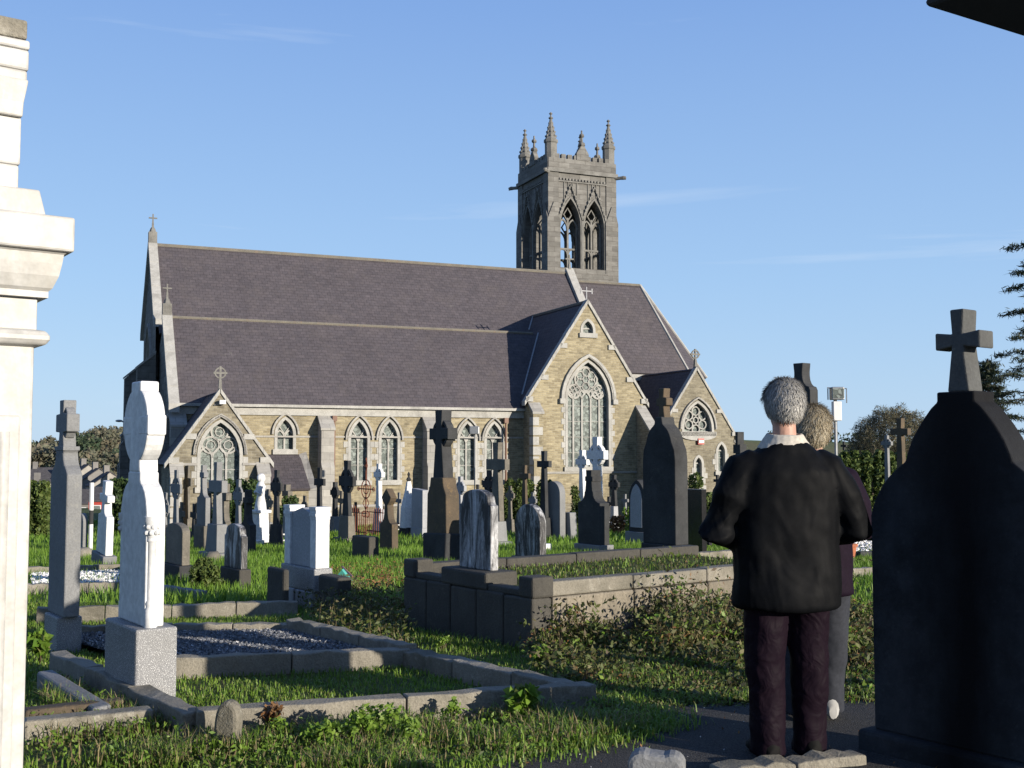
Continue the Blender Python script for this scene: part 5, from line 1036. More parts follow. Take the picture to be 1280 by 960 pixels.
# ---------------------------------------------------------------- the two people
def cloth(name, c, rough=0.55, bump=0.45, vs=(2.6, 2.6, 1.1), c2=None):
    m, t, b = newmat(name); co_ = t.nodes.new('ShaderNodeTexCoord'); v = co_.outputs['Object']
    n = _noise(t, _map(t, v, vs), 1.6, 2, 0.4, 1.6)
    t.links.new(_mix(t, _range(t, _noise(t, v, 60, 3, .6), .3, .7), c, c2 or tuple(x * 1.35 for x in c)), b.inputs['Base Color'])
    b.inputs['Roughness'].default_value = rough; b.inputs['Specular IOR Level'].default_value = 0.35; b.inputs['Specular IOR Level'].default_value = 0.045
    _bump(t, b, n, bump, 0.05); return m
M['skin'] = plain('skin', (0.48, 0.27, 0.20), 0.55, var=0.12, scale=25)
M['jacket'] = cloth('black_nylon', (0.0028, 0.0031, 0.0038), 0.6); M['collar'] = cloth('cream_cloth', (0.30, 0.28, 0.245), 0.8, .25)
M['trouser'] = cloth('plum_nylon', (0.006, 0.0033, 0.0062), 0.62, .3, (6, 6, 5)); M['shoe'] = plain('black_leather', (0.006, 0.006, 0.006), 0.75, spec=.1)
M['plumj'] = cloth('plum_jacket', (0.007, 0.004, 0.0085), 0.7); M['greyt'] = cloth('blue_grey_trousers', (0.022, 0.024, 0.03), 0.8, .2); M['sock'] = plain('white_sock', (.75, .75, .73), .8)
M['hair_g'] = leaf('grey_hair', [(.13, .125, .12), (.31, .30, .29), (.42, .41, .39), (.22, .21, .19)], .45, .15, .2); M['hair_b'] = leaf('ash_blond_hair', [(.17, .13, .08), (.33, .28, .19), (.40, .36, .28), (.23, .18, .11)], .45, .15, .2)
def ring(cx, cy, z, rx, ry, n=20, e=2.4, tilt=0.0):
    r = []
    for j in range(n):
        th = 2 * math.pi * j / n; c_, s_ = math.cos(th), math.sin(th)
        x = rx * math.copysign(abs(c_) ** (2 / e), c_); y = ry * math.copysign(abs(s_) ** (2 / e), s_); r.append((cx + x, cy + y, z + tilt * y))
    return r
def soft(mb, name, mat, parent, vox, smooth=4, disp=None, ds=.12, seed=0):
    me = bpy.data.meshes.new(name); me.from_pydata(mb.v, [], mb.f); bm = bmesh.new(); bm.from_mesh(me); bmesh.ops.recalc_face_normals(bm, faces=bm.faces); bm.to_mesh(me); bm.free()
    me.materials.append(mat); o = link(bpy.data.objects.new(name, me), parent)
    r = o.modifiers.new('remesh', 'REMESH'); r.mode = 'VOXEL'; r.voxel_size = vox; r.use_smooth_shade = True
    s = o.modifiers.new('smooth', 'SMOOTH'); s.factor = .6; s.iterations = smooth
    if disp:
        tx = bpy.data.textures.new(name + '_folds', 'CLOUDS'); tx.noise_scale = ds; tx.noise_depth = 2
        d = o.modifiers.new('folds', 'DISPLACE'); d.texture = tx; d.strength = disp; d.mid_level = .5; d.texture_coords = 'LOCAL'
    return o
def hand(m, wrist, fwd, side, up):
    """palm, four unequal curled fingers, thumb from the side of the palm"""
    fwd, side, up = Vector(fwd).normalized(), Vector(side).normalized(), Vector(up).normalized(); w_ = Vector(wrist)
    m.tube([w_, w_ + fwd * .03, w_ + fwd * .07, w_ + fwd * .095], [.026, .033, .036, .028], 10)
    for i, l in enumerate((.066, .076, .072, .055)):
        b = w_ + fwd * .088 + side * (.028 - .0187 * i); m.tube([b, b + fwd * l * .45 - up * .008, b + fwd * l * .75 - up * .028, b + fwd * l * .8 - up * .052], [.0095, .009, .0082, .006], 7)
    b = w_ + fwd * .03 + side * .03; m.tube([b, b + side * .022 + fwd * .03 - up * .01, b + side * .018 + fwd * .058 - up * .022], [.0125, .0105, .008], 7)
def hair(name, mat, parent, c, r, n, length, low, front, seed, vol=1.0):
    g = np.random.default_rng(seed); V = []
    base = MB().ell((c[0], c[1] - .008, c[2] + .006), (r[0] * .99, r[1] * .97, r[2] * .99), 18, 12)
    k = 0
    while k < n:
        d = g.normal(size=3); d /= np.linalg.norm(d)
        if d[2] < low + (.75 if d[1] > .35 else .0) or (d[1] > .72 and d[2] < .75): continue
        p = np.array(c) + d * np.array(r) * (1.0 + .05 * g.random() * vol); t = np.array([d[0] * .35 + g.normal() * .25, -.55 - .2 * d[1] + g.normal() * .15, -.9 + g.normal() * .2]); t -= d * (t @ d); t /= np.linalg.norm(t)
        s = np.cross(d, t); L_ = length * (.6 + .7 * g.random()); wd = .0016 * (.7 + g.random())
        q1 = p + t * L_ * .5 + d * .006 * vol; q2 = p + t * L_ + d * (-.004 + .014 * g.random() * vol); q1 = np.array(c) + (q1 - np.array(c)) * 1.0
        V += [p - s * wd, p + s * wd, q1 + s * wd * .8, q1 - s * wd * .8, q1 - s * wd * .8, q1 + s * wd * .8, q2 + s * wd * .3, q2 - s * wd * .3]; k += 1
    o = soup(name, np.array(V), 4, mat, parent); return o
def person(label, loc, rz, H, jk, tr, hairm, seed, female=False, foot=((-.12, .0), (.12, .05))):
    P = thing('person', label, 'person', loc, rz); s = H / 1.80; S = lambda x: x * s
    # the body under the clothes: head with a face, neck, trunk, arms, hands, legs in one surface
    b = MB(); hz = S(1.672)
    b.ell((0, -.006, hz + .018), (S(.076), S(.097), S(.108)), 20, 14); b.ell((0, .022, hz - .045), (S(.056), S(.07), S(.075)), 16, 10)
    b.tube([(0, .098 * s, hz + .005), (0, .115 * s, hz - .03), (0, .1 * s, hz - .042)], [.008, .014, .01], 8); b.ell((0, .083, hz - .068), (.024, .014, .007), 10, 6); b.ell((0, .085, hz - .08), (.02, .013, .007), 10, 6); b.ell((0, .07, hz - .11), (.024, .02, .016), 10, 6)
    for sg in (-1, 1):
        b.ell((sg * .077 * s, -.006, hz - .012), (.010, .020, .033), 10, 8); b.ell((sg * .031, .083, hz + .008), (.012, .008, .009), 8, 6); b.ell((sg * .03, .086, hz + .026), (.02, .01, .006), 8, 6)
    b.tube([(0, -.025, S(1.42)), (0, -.012, S(1.50)), (0, -.002, S(1.60))], [S(.072), S(.058), S(.056)], 14)
    b.rings([ring(0, 0, S(z), S(rx), S(ry)) for z, rx, ry in ((.84, .15, .11), (.95, .155, .115), (1.1, .14, .1), (1.25, .16, .11), (1.36, .165, .105), (1.44, .09, .08))])
    fw = .80 if female else 1.0
    el = {-1: (-S(.35), -.03, S(1.09)), 1: (S(.335), -.02, S(1.10))}; wr = {-1: (-S(.11), S(.25), S(1.02)), 1: (S(.10), S(.26), S(1.03))}
    el = {k: (v_[0] * fw, v_[1], v_[2]) for k, v_ in el.items()}
    for sg in (-1, 1):
        sh = (sg * S(.175) * fw, -.01, S(1.385)); b.tube([sh, el[sg], wr[sg]], [S(.05), S(.042), S(.028)], 10)
        e_, w_ = Vector(el[sg]), Vector(wr[sg]); hand(b, w_, (w_ - e_), Vector((0, .3, 1)), Vector((sg * .9, .3, .2)))
        fx, fy = foot[0] if sg < 0 else foot[1]; b.tube([(sg * S(.09), 0, S(.9)), (sg * S(.1), .02, S(.48)), (fx, fy - .02, S(.08))], [S(.085), S(.055), S(.042)], 12)
    soft(b, 'body', M['skin'], P, .0075, 2)
    # jacket
    j = MB(); w_ = .86 if female else 1.0
    j.rings([ring(0, cy, S(z), S(rx) * w_, S(ry)) for z, rx, ry, cy in ((.715, .245, .165, .0), (.73, .262, .18, .0), (.80, .262, .18, 0), (.95, .255, .17, -.0), (1.1, .25, .165, -.005), (1.25, .252, .16, -.01), (1.36, .245, .145, -.012), (1.425, .20, .12, -.015), (1.485, .13, .10, -.012), (1.515, .10, .088, -.008))])
    for sg in (-1, 1):
        e_, q = Vector(el[sg]), Vector(wr[sg]); sh = Vector((sg * S(.195) * w_, -.012, S(1.375))); e_ = Vector((e_.x * 1.01, e_.y - .012, e_.z))
        j.tube([sh + Vector((-sg * .06, 0, .03)), sh, sh.lerp(e_, .5) + Vector((sg * .012, -.01, 0)), e_, e_.lerp(q, .5), q], [S(.085), S(.098), S(.09), S(.085), S(.075), S(.052)], 14)
    soft(j, 'jacket', jk, P, .011, 6, .036, .24)
    # trousers, shoes
    t = MB(); t.rings([ring(0, 0, S(z), S(rx), S(ry)) for z, rx, ry in ((.74, .19, .135), (.84, .195, .14), (.95, .18, .125))])
    for i, sg in enumerate((-1, 1)):
        fx, fy = foot[i]; t.tube([(sg * S(.095), 0, S(.82)), (sg * S(.105) + (fx - sg * .1) * .4, .015, S(.47)), ((fx), fy - .012, S(.2)), (fx, fy - .01, S(.10)), (fx, fy + .0, S(.035))], [S(.115), S(.092), S(.082), S(.080), S(.088)], 16)
    soft(t, 'trousers', tr, P, .0095, 4, .028, .16)
    for i, sg in enumerate((-1, 1)):
        fx, fy = foot[i]; m = MB(); m.rings([ring(fx + sg * .012 * k, fy + y, z, rx, .0001 + rz_, 12) if False else [(fx + sg * .1 * max(0, y) + rx * math.cos(2 * math.pi * q / 12), fy + y, max(.0, zc + rz_ * math.sin(2 * math.pi * q / 12))) for q in range(12)] for k, (y, rx, zc, rz_) in enumerate(((-.1, .02, .04, .04), (-.085, .036, .05, .055), (-.02, .043, .06, .065), (.05, .044, .05, .05), (.12, .05, .035, .036), (.17, .042, .03, .03), (.195, .018, .022, .02)))])
        m.build('shoe', plain('pale_shoe', (.4, .4, .39), .8) if female else M['shoe'], P, smooth=True)
    if female:
        for fx, fy in foot: MB().tube([(fx, fy - .01, .05), (fx, fy - .01, .16)], .05, 12).build('sock', M['sock'], P, smooth=True)
    hair('hair', hairm, P, (0, -.012, hz + .02), (S(.083), S(.104), S(.113)), 8500, .05 if not female else .065, -.42 if not female else -.55, 0, seed, 1.0 if not female else 1.6)
    # collar
    c = MB(); c.rings([ring(0, -.008, S(z), S(rx), S(ry), 20, 2.1, tl) for z, rx, ry, tl in ((1.475, .135, .112, .14), (1.50, .118, .104, .14), (1.545, .086, .088, .1), (1.549, .07, .07, .1), (1.47, .09, .08, .1))], False); nr = 20; c.f += [(4 * nr + q, 4 * nr + (q + 1) % nr, (q + 1) % nr, q) for q in range(nr)]
    if not female: soft(c, 'collar', M['collar'], P, .006, 2, .008, .05)
    return P
person('grey haired man in a black jacket and plum trousers seen from behind', (1.305, 5.38, 0), rad(4), 1.79, M['jacket'], M['trouser'], M['hair_g'], 5, False, ((-.095, .02), (.115, .05)))
person('ash blond woman in a plum jacket and grey trousers half hidden beyond the man', (1.675, 6.25, -.004), rad(-6), 1.695, M['plumj'], M['greyt'], M['hair_b'], 9, True, ((-.10, .0), (.08, .06)))
# ---------------------------------------------------------------- town, hills, trees
def cloud_pts(blobs, n, shell=.45):
    vol = np.array([b[1][0] * b[1][1] * b[1][2] for b in blobs]) ** .75; pick = RNG.choice(len(blobs), n, p=vol / vol.sum())
    C_ = np.array([b[0] for b in blobs])[pick]; R_ = np.array([b[1] for b in blobs])[pick]; d = RNG.normal(size=(n, 3)); d /= np.linalg.norm(d, axis=1)[:, None]
    return C_ + d * R_ * RNG.uniform(0, 1, (n, 1)) ** shell, d
def quads(P, size, asp=1.0, flat=0.0, nrm=None):
    n = len(P); a = RNG.normal(size=(n, 3)); 
    if nrm is not None: a = a - nrm * (a * nrm).sum(1)[:, None] * flat
    a /= np.linalg.norm(a, axis=1)[:, None]; b = RNG.normal(size=(n, 3)); b -= a * (a * b).sum(1)[:, None]; b /= np.linalg.norm(b, axis=1)[:, None]
    s = size * RNG.uniform(.55, 1.3, (n, 1)); a *= s; b *= s * asp * .5
    return np.stack([P - a * .5, P + b * .5, P + a * .5, P - b * .5], 1).reshape(-1, 3)
def leafcloud(name, blobs, n, size, mat, parent=None, asp=1.0, shell=.45):
    P, d = cloud_pts(blobs, n, shell); return soup(name, quads(P, size, asp), 4, M[mat], parent)
def tree(label, loc, h, r, mat, n=700, size=.5, name='tree', group=None, trunk=.3, blobs=7, squash=.8, seed=0):
    random.seed(seed); o = thing(name, label, 'tree', loc, 0, group); bl = [((0, 0, h * .6), (r * .7, r * .7, h * .3))]
    for _ in range(blobs):
        a = random.uniform(0, 6.28); q = random.uniform(.3, .75) * r; z = random.uniform(.38, .85) * h; bl.append(((q * math.cos(a), q * math.sin(a), z), (r * random.uniform(.3, .5),) * 2 + (r * random.uniform(.25, .42) * squash,)))
    t = MB(); t.tube([(0, 0, -.4), (.02 * h, 0, h * .3), (0, .02 * h, h * .62)], [h * .035, h * .026, h * .012], 7)
    for b in bl[1:]: t.tube([(0, 0, h * .28), tuple(np.array(b[0]) * .75 + np.array((0, 0, h * .07))), b[0]], [h * .018, h * .01, h * .004], 5)
    t.build('trunk', M['bark'], o); leafcloud('crown', bl, n, size, mat, o); return o
# houses of the town in the valley, left
M['render_w'] = plain('pale_render', (.33, .31, .28), .9, var=.15, scale=1); M['render_g'] = plain('grey_render', (.2, .19, .18), .9, var=.15, scale=1); M['roof_t'] = masonry('town_slate', (.10, .095, .10), (.075, .07, .075), (.04, .04, .04), .5, .3, .02); M['redw'] = plain('red_painted_wall', (.42, .055, .04), .8)
def house(label, px, py, Y, wpx, hw, d, rise, mat, rz, win=2, chim=True):
    c = at(px, py, Y); S = Y / F; W = wpx * S; o = thing('house', label, 'house', (c.x, Y, c.z - .3), rz, 'houses in the valley town'); h = hw * S
    w_ = MB().b2(-W / 2, W / 2, 0, d, -3, h); w_.prism([(-W / 2, h), (W / 2, h), (W / 2, h + .01), (-W / 2, h + .01)], 0, d); w_.add([(-W / 2, 0, h), (-W / 2, d, h), (-W / 2, d / 2, h + rise), (W / 2, 0, h), (W / 2, d, h), (W / 2, d / 2, h + rise)], [(0, 2, 1), (3, 4, 5)]); w_.build('wall', M[mat], o)
    r = MB(); e = .25
    for y0, y1 in ((-e, d / 2), (d + e, d / 2)):
        z0 = h - e * rise / (d / 2); r.add([(-W / 2 - e, y0, z0), (W / 2 + e, y0, z0), (W / 2 + e, y1, h + rise), (-W / 2 - e, y1, h + rise), (-W / 2 - e, y0, z0 + .15), (W / 2 + e, y0, z0 + .15), (W / 2 + e, y1, h + rise + .15), (-W / 2 - e, y1, h + rise + .15)], [(0, 1, 2, 3), (7, 6, 5, 4), (0, 4, 5, 1), (1, 5, 6, 2), (2, 6, 7, 3), (3, 7, 4, 0)])
    r.build('roof', M['roof_t'], o)
    if chim: MB().b2(-W / 2 - .02, -W / 2 + .8, d / 2 - .5, d / 2 + .5, h, h + rise + 1.3).build('chimney', M['render_g'], o)
    for i in range(win):
        x = -W / 2 + W * (i + .5) / win; f_ = MB().b2(x - .55, x + .55, -.06, .02, h - 2.0, h - .6).build('window', M['white'], o); MB().b2(x - .45, x + .45, -.075, -.055, h - 1.9, h - .7).build('pane', M['glass'], f_)
house('upper terrace house with a steep slate roof at the far left of the valley', 55, 606, 230, 36, 9, 7, 2.2, 'render_g', rad(10)); house('terrace house with a pale gable above the grey cross headstone', 84, 607, 222, 22, 11, 7, 2.6, 'render_w', rad(-50), 1)
house('terrace house stepping down to the right of the pale gable', 97, 611, 214, 19, 11, 7, 2.4, 'render_g', rad(-52), 1); house('terrace house with grey walls behind the leaning white cross', 110, 616, 206, 20, 11, 7, 2.4, 'render_w', rad(-54), 1); house('lowest grey terrace house beside the yew, left of the church', 128, 619, 200, 20, 10, 7, 2.2, 'render_g', rad(-54), 1)
house('long low shed with a broad slate roof before the terrace', 92, 632, 175, 44, 5, 7, 2.0, 'render_g', rad(5), 2, False); house('small red painted house with a white window', 121, 634, 150, 20, 11, 6, 1.6, 'redw', rad(4), 1, False)
house('far terrace house with a pale wall at the monument edge', 45, 622, 195, 20, 9, 7, 2.0, 'render_w', rad(5), 2)
random.seed(3)
spots = [(95, 575, 330, 13, 'fardark'), (103, 578, 325, 12, 'fardark'), (112, 572, 340, 11, 'fartree'), (122, 566, 350, 12, 'fartree'), (133, 560, 360, 14, 'fartree'), (145, 556, 380, 14, 'fartree'), (157, 556, 380, 13, 'fartree'), (168, 560, 370, 12, 'fartree'), (128, 585, 300, 10, 'fartree'), (141, 590, 290, 10, 'fartree'), (152, 588, 295, 11, 'fardark'), (90, 590, 290, 9, 'fartree'), (116, 594, 270, 9, 'fartree'), (160, 600, 260, 9, 'fartree'), (76, 580, 330, 8, 'fartree'), (60, 578, 350, 8, 'fartree'), (48, 582, 330, 8, 'fartree'), (108, 558, 420, 11, 'fartree'), (60, 562, 480, 7, 'fartree'), (120, 552, 460, 11, 'fartree'), (136, 548, 470, 12, 'fartree'), (150, 547, 470, 12, 'fartree'), (160, 549, 460, 11, 'fartree'), (172, 552, 450, 11, 'fartree')]
kinds = {'fardark': 'dark evergreen tree in the wood on the far hillside beyond the town', 'fartree': 'autumn brown broadleaf tree in the wood on the far hillside beyond the town'}
for i, (px, py, Y, h, mt) in enumerate(spots):
    c = at(px, py, Y); tree(kinds[mt], (c.x, Y, gz(c.x, Y) - .5), h, h * .55, mt, 420, 1.5, 'tree', 'trees on the far hillside, ' + mt.replace('fartree', 'brown').replace('fardark', 'dark'), seed=i)
def far_wood(name, x0, x1, y0, y1, n, size, mt):
    x = RNG.uniform(x0, x1, n); y = RNG.uniform(y0, y1, n); z = np.array([gz(a, b) for a, b in zip(x, y)]) + RNG.uniform(0, 5, n); return tag(soup(name, quads(np.stack([x, y, z], 1), size), 4, M[mt]), kind='stuff')
far_wood('wood', -190, -120, 420, 520, 2600, 3.0, 'fartree'); far_wood('hedgerow', 130, 215, 560, 575, 700, 2.2, 'fardark')
far_wood('wood', -230, -140, 330, 420, 2200, 3.0, 'fartree')
# hedges and yews before the church
def bush(name, label, px, pyb, wpx, pyt, mat, n, size, depth=1.0, cat='shrub', lobes=3, group=None, taper=.8):
    P = gp(px, pyb); S = P.y / F; r = wpx * S / 2; h = (pyb - pyt) * S; o = thing(name, label, cat, P, 0, group); bl = []
    for k in range(lobes):
        x = (k - (lobes - 1) / 2) * (2 * r / lobes); rr = r / lobes * 1.25
        for q in range(4): z = h * (.14 + .24 * q); f = 1 - (1 - taper) * q / 3; bl.append(((x * f + random.uniform(-.06, .06), random.uniform(-.1, .1), z), (rr * f, r * depth * f * .8, h * .19)))
    t = MB().tube([(0, 0, -.1), (0, 0, h * .7)], [h * .03, h * .012], 6); t.build('stem', M['bark'], o); leafcloud('foliage', bl, n, size, mat, o, 1.0, .3); return o
bush('yew_hedge', 'dark clipped yew hedge before the church porch window', 294, 669, 52, 602, 'yew', 9000, .13, .6, 'hedge', 4, taper=1.0)
bush('yew_bush', 'dark yew bush left of the church behind the white cross headstone', 152, 668, 40, 601, 'yew', 6000, .16, 1, 'hedge', 3, taper=.95); bush('yew_bush', 'dark hedge at the edge of the white monument, far left', 40, 672, 40, 604, 'hedge', 6000, .16, 1, 'hedge', 3, taper=.95)
bush('yew_hedge', 'green hedge behind the tall grey cross, before the transept corner', 650, 666, 38, 601, 'hedge', 6000, .13, .6, 'hedge', 3, taper=.98); bush('yew_hedge', 'green hedge behind the orange-edged cross', 682, 666, 24, 603, 'hedge', 4000, .13, .6, 'hedge', 2, taper=.98)
bush('round_bush', 'rounded dark green bush in front of the lean-to', 362, 668, 30, 622, 'yew', 3500, .12, .9, taper=.7); bush('conifer', 'small bronze green upright conifer left of the white marble crosses', 719, 664, 13, 609, 'hedge', 1800, .11, 1, lobes=1, taper=.7)
bush('shrub', 'yellow and red leaved shrub below the transept window', 790, 668, 20, 636, 'lime_leaf', 700, .13, 1, lobes=2); bush('shrub', 'low rusty leaved shrub right of the white cross pedestal', 772, 668, 22, 646, 'rusty_leaf', 600, .13, 1, lobes=2)
bush('shrub', 'dark green shrub between the black slab and the sacristy wall', 868, 668, 20, 594, 'hedge', 2200, .14, 1, lobes=1); bush('shrub', 'low green shrub right of the polished black slab', 885, 672, 22, 618, 'hedge', 1600, .13, 1, lobes=2)
bush('yew_hedge', 'tall clipped hedge on the right behind the woman', 1092, 682, 84, 569, 'hedge', 15000, .14, .35, 'hedge', 6, taper=1.0)
bush('yew_hedge', 'dark hedge running behind the great right-hand headstone', 1210, 682, 130, 572, 'yew', 12000, .18, .3, 'hedge', 6, taper=1.0)
bush('moss_mound', 'low mossy grass mound beside the squat weathered headstone', 255, 736, 42, 700, 'hedge', 5000, .06, .8, 'mound', 3, taper=.6)
# bare domed tree
def domed():
    random.seed(11); Y = 95; P = at(1119, 600, Y); P.z = gz(P.x, Y); S = Y / F; o = thing('tree', 'nearly leafless dome-shaped tree beyond the hedge on the right', 'tree', P, 0); R_ = 62 * S; zt = EYE + (565 - 499) * S - P.z; H0 = zt - R_ * 1.28
    t = MB(); t.tube([(0, 0, -.5), (0, 0, H0 * .6)], [.35, .28], 8); tips = []
    def br(p, d, l, r, k):
        q = p + d * l; t.tube([p, p.lerp(q, .5) + Vector([random.uniform(-.1, .1) * l for _ in range(3)]), q], [r, r * .8, r * .6], 5)
        if k == 0: tips.append(q); return
        for _ in range(3 if k > 1 else 4): br(q, (d + Vector((random.uniform(-.75, .75), random.uniform(-.75, .75), random.uniform(-.3, .45)))).normalized(), l * .72, r * .58, k - 1)
    for i in range(8):
        a = i * .785; br(Vector((0, 0, H0 * .55)), Vector((math.cos(a) * .8, math.sin(a) * .8, .75 + .3 * (i % 2))).normalized(), R_ * .36, .17, 3)
    br(Vector((0, 0, H0 * .55)), Vector((0, 0, 1)), R_ * .4, .2, 3)
    t.build('trunk', M['bark'], o)
    n = 24000; d = RNG.normal(size=(n, 3)); d /= np.linalg.norm(d, axis=1)[:, None]; d[:, 2] = np.abs(d[:, 2]) - .12
    rr = RNG.uniform(.3, 1, (n, 1)) ** .28 * (1 + .05 * np.sin(d[:, :1] * 17) + .04 * np.sin(d[:, 1:2] * 23)); pp = d * rr * np.array([R_, R_, R_ * 1.28]) + np.array([0, 0, H0])
    soup('crown', quads(pp, .42, .22), 4, M['twig'], o)
domed()
# cedars at the right edge
def cedar(label, px, pyb, pyt, Y, seed, spread, only=None):
    random.seed(seed); P = at(px, 600, Y); P.z = gz(P.x, Y); S = Y / F; H_ = EYE + (565 - pyt) * S - P.z; o = thing('cedar', label, 'tree', P, 0, 'cedars at the right edge'); t = MB(); t.tube([(0, 0, -.4), (.1, 0, H_ * .5), (0, 0, H_)], [.4, .25, .05], 7); V = []
    for k in range(46):
        z = H_ * (.16 + .82 * k / 46); l = spread * (1.05 - .75 * k / 46) * random.uniform(.7, 1.15); a = k * 2.4 + random.uniform(-.4, .4)
        d = Vector((math.cos(a), math.sin(a), 0)); p = [Vector((0, 0, z)), Vector((0, 0, z + .12 * l)) + d * l * .5, Vector((0, 0, z + .02 * l)) + d * l]; t.tube(p, [.06, .04, .012], 5)
        for q in range(34):
            f = .25 + .75 * random.random(); c_ = p[0].lerp(p[1], f * 2) if f < .5 else p[1].lerp(p[2], f * 2 - 1); sd = Vector((-d.y, d.x, 0)) * random.uniform(-.32, .32) * l * (1.1 - f * .6)
            V.append(c_ + sd + Vector((0, 0, random.uniform(-.08, .04))))
    t.build('trunk', M['bark'], o); Pn = np.repeat(np.array([tuple(v_) for v_ in V]), 7, 0) + RNG.normal(size=(len(V) * 7, 3)) * np.array([.14, .14, .045]) * Y / 42
    soup('crown', quads(Pn, .26 * Y / 42, .3), 4, M['cedar'], o)
cedar('dark cedar with tiered drooping branches at the right edge', 1310, 600, 280, 78, 4, 5.2); cedar('smaller dark cedar showing over the shoulder of the great headstone', 1238, 600, 448, 82, 8, 2.6)

# ---------------------------------------------------------------- grass and weeds
vc, vW, vT, vH = VAULT
def in_vault(x, y, e=.05):
    d = Vector((x, y, 0)) - Vector((vc.x, vc.y, 0)); return abs(d.dot(EX)) < vW / 2 + e and abs(d.dot(EY)) < vT / 2 + e
def blades(name, pts, hmin, hmax, w, mat, curve=.5, far=False, hf=None):
    P = np.array(pts); n = len(P); a = RNG.uniform(0, 6.283, n); h = RNG.uniform(hmin, hmax, n) * (hf if hf is not None else 1); d = np.stack([np.cos(a), np.sin(a), np.zeros(n)], 1); s = np.stack([-np.sin(a), np.cos(a), np.zeros(n)], 1) * (w * RNG.uniform(.6, 1.3, n))[:, None]
    ln = (h * RNG.uniform(.1, 1.1, n) * curve)[:, None]; up = np.stack([np.zeros(n), np.zeros(n), h], 1)
    if far: return tag(soup(name, np.stack([P - s, P + s, P + d * ln + up], 1).reshape(-1, 3), 3, M[mat]), kind='stuff')
    m = P + d * ln * .3 + up * .6; t = P + d * ln + up * (1 - .25 * (ln / h[:, None]))
    return tag(soup(name, np.stack([P - s, P + s, m + s * .7, P - s, m + s * .7, m - s * .7, m - s * .7, m + s * .7, t], 1).reshape(-1, 3), 3, M[mat]), kind='stuff')
def noise2(x, y, k): return .5 + .25 * (math.sin(x * k + 1.3 * math.sin(y * k * .7)) + math.sin(y * k * 1.3 + 1.7 * math.sin(x * k * .9 + 2)))
plotpoly = [tuple(NL), tuple(NR), tuple(midR), tuple(midL)]
def field(n, y0, y1, dens, rej=None):
    r = []
    while len(r) < n:
        y = math.sqrt(random.uniform(y0 * y0, y1 * y1)); x = random.uniform(-.5, .5) * y * 1.02
        if inside(PATH, x, y) or in_vault(x, y) or (y < 12 and inside(gpoly, x, y)): continue
        if rej and rej(x, y): continue
        if random.random() > .25 + .75 * dens(x, y): continue
        r.append((x, y, gz(x, y) - .015))
    return r
random.seed(5)
fpoly = [tuple(gp(45, 955).xy), tuple(gp(560, 975).xy), tuple(gp(850, 905).xy), tuple(gp(748, 880).xy), tuple(gp(243, 922).xy), tuple(gp(60, 850).xy)]
def near(n, y0, y1): return field(n, y0, y1, lambda x, y: noise2(x, y, 3.1))
pn = near(80000, 4.2, 13)
def kd(x, y):
    d = NR - NL; return abs((x - NL.x) * d.y - (y - NL.y) * d.x) / d.length
h_ = np.array([(.6 + .7 * noise2(x, y, 5)) * min(1, .35 + kd(x, y) * 1.6) if inside(fpoly, x, y) else (.7 if inside(plotpoly, x, y) else .6 + .7 * noise2(x, y, 2)) for x, y, z in pn])
blades('grass', pn, .035, .085, .0045, 'grass', .8, hf=h_)
wild = [p for p in field(30000, 4.2, 7.2, lambda x, y: noise2(x, y, 4)) if inside(fpoly, p[0], p[1]) and kd(p[0], p[1]) > .12 and noise2(p[0], p[1], 6) > .42]
blades('long_grass', wild, .06, .15, .004, 'grass', 1.0); blades('dry_grass', wild[::2], .05, .16, .0028, 'straw', 1.1)
blades('grass', field(90000, 13, 30, lambda x, y: noise2(x, y, 1.2)), .07, .17, .011, 'grass_far', .7, True)
blades('grass', field(60000, 30, 62, lambda x, y: noise2(x, y, .8)), .10, .22, .03, 'grass_far', .6, True)
# weeds on the bank beside the vault
def plants(name, poly, n, hmin, hmax, leaves, size, mat, spread=.12, hfun=None):
    xs_ = [p[0] for p in poly]; ys_ = [p[1] for p in poly]; P_ = []; st = []
    while len(st) < n:
        x, y = random.uniform(min(xs_), max(xs_)), random.uniform(min(ys_), max(ys_))
        if not inside(poly, x, y) or in_vault(x, y, .02): continue
        h = random.uniform(hmin, hmax) * (hfun(x, y) if hfun else 1); lx, ly = random.gauss(0, .25) * h, random.gauss(0, .25) * h; st.append((x, y, gz(x, y), h, lx, ly))
        for q in range(leaves): f = random.random() ** .6; P_.append((x + lx * f + random.gauss(0, spread) * .5, y + ly * f + random.gauss(0, spread) * .5, gz(x, y) + h * f))
    o = tag(soup(name, quads(np.array(P_), size, .9), 4, M[mat]), kind='stuff')
    V = []
    for x, y, z, h, lx, ly in st: V += [(x - .004, y, z), (x + .004, y, z), (x + lx, y + ly, z + h)]
    tag(soup('stalks', np.array(V), 3, M['straw']), kind='stuff'); return o
bank = [tuple(gp(668, 812).xy), tuple(gp(690, 850).xy), tuple(gp(760, 884).xy), tuple(gp(1095, 876).xy), tuple(gp(1120, 790).xy), tuple((vc + EX * vW / 2 + EY * vT / 2).xy)]
def bh(x, y):
    d = Vector((x, y, 0)) - Vector((vc.x, vc.y, 0)); al = d.dot(EY) + vT / 2; return max(.22, min(1.1, 1.2 - .5 * (d.dot(EX) - vW / 2))) * (.25 + 1.35 * noise2(x, y, 5.5) ** 2) * max(.3, min(1, .3 + .45 * al))
random.seed(8)
plants('weeds', bank, 2300, .2, .52, 24, .052, 'weed', .15, bh); plants('weeds', bank, 420, .2, .5, 14, .032, 'rusty_leaf', .1, bh); plants('weeds', bank, 560, .12, .44, 20, .054, 'lime_leaf', .1, bh)
plants('weeds', fpoly, 420, .02, .10, 9, .028, 'lime_leaf', .07); plants('weeds', fpoly, 260, .02, .08, 8, .03, 'weed', .07)
bl_ = []
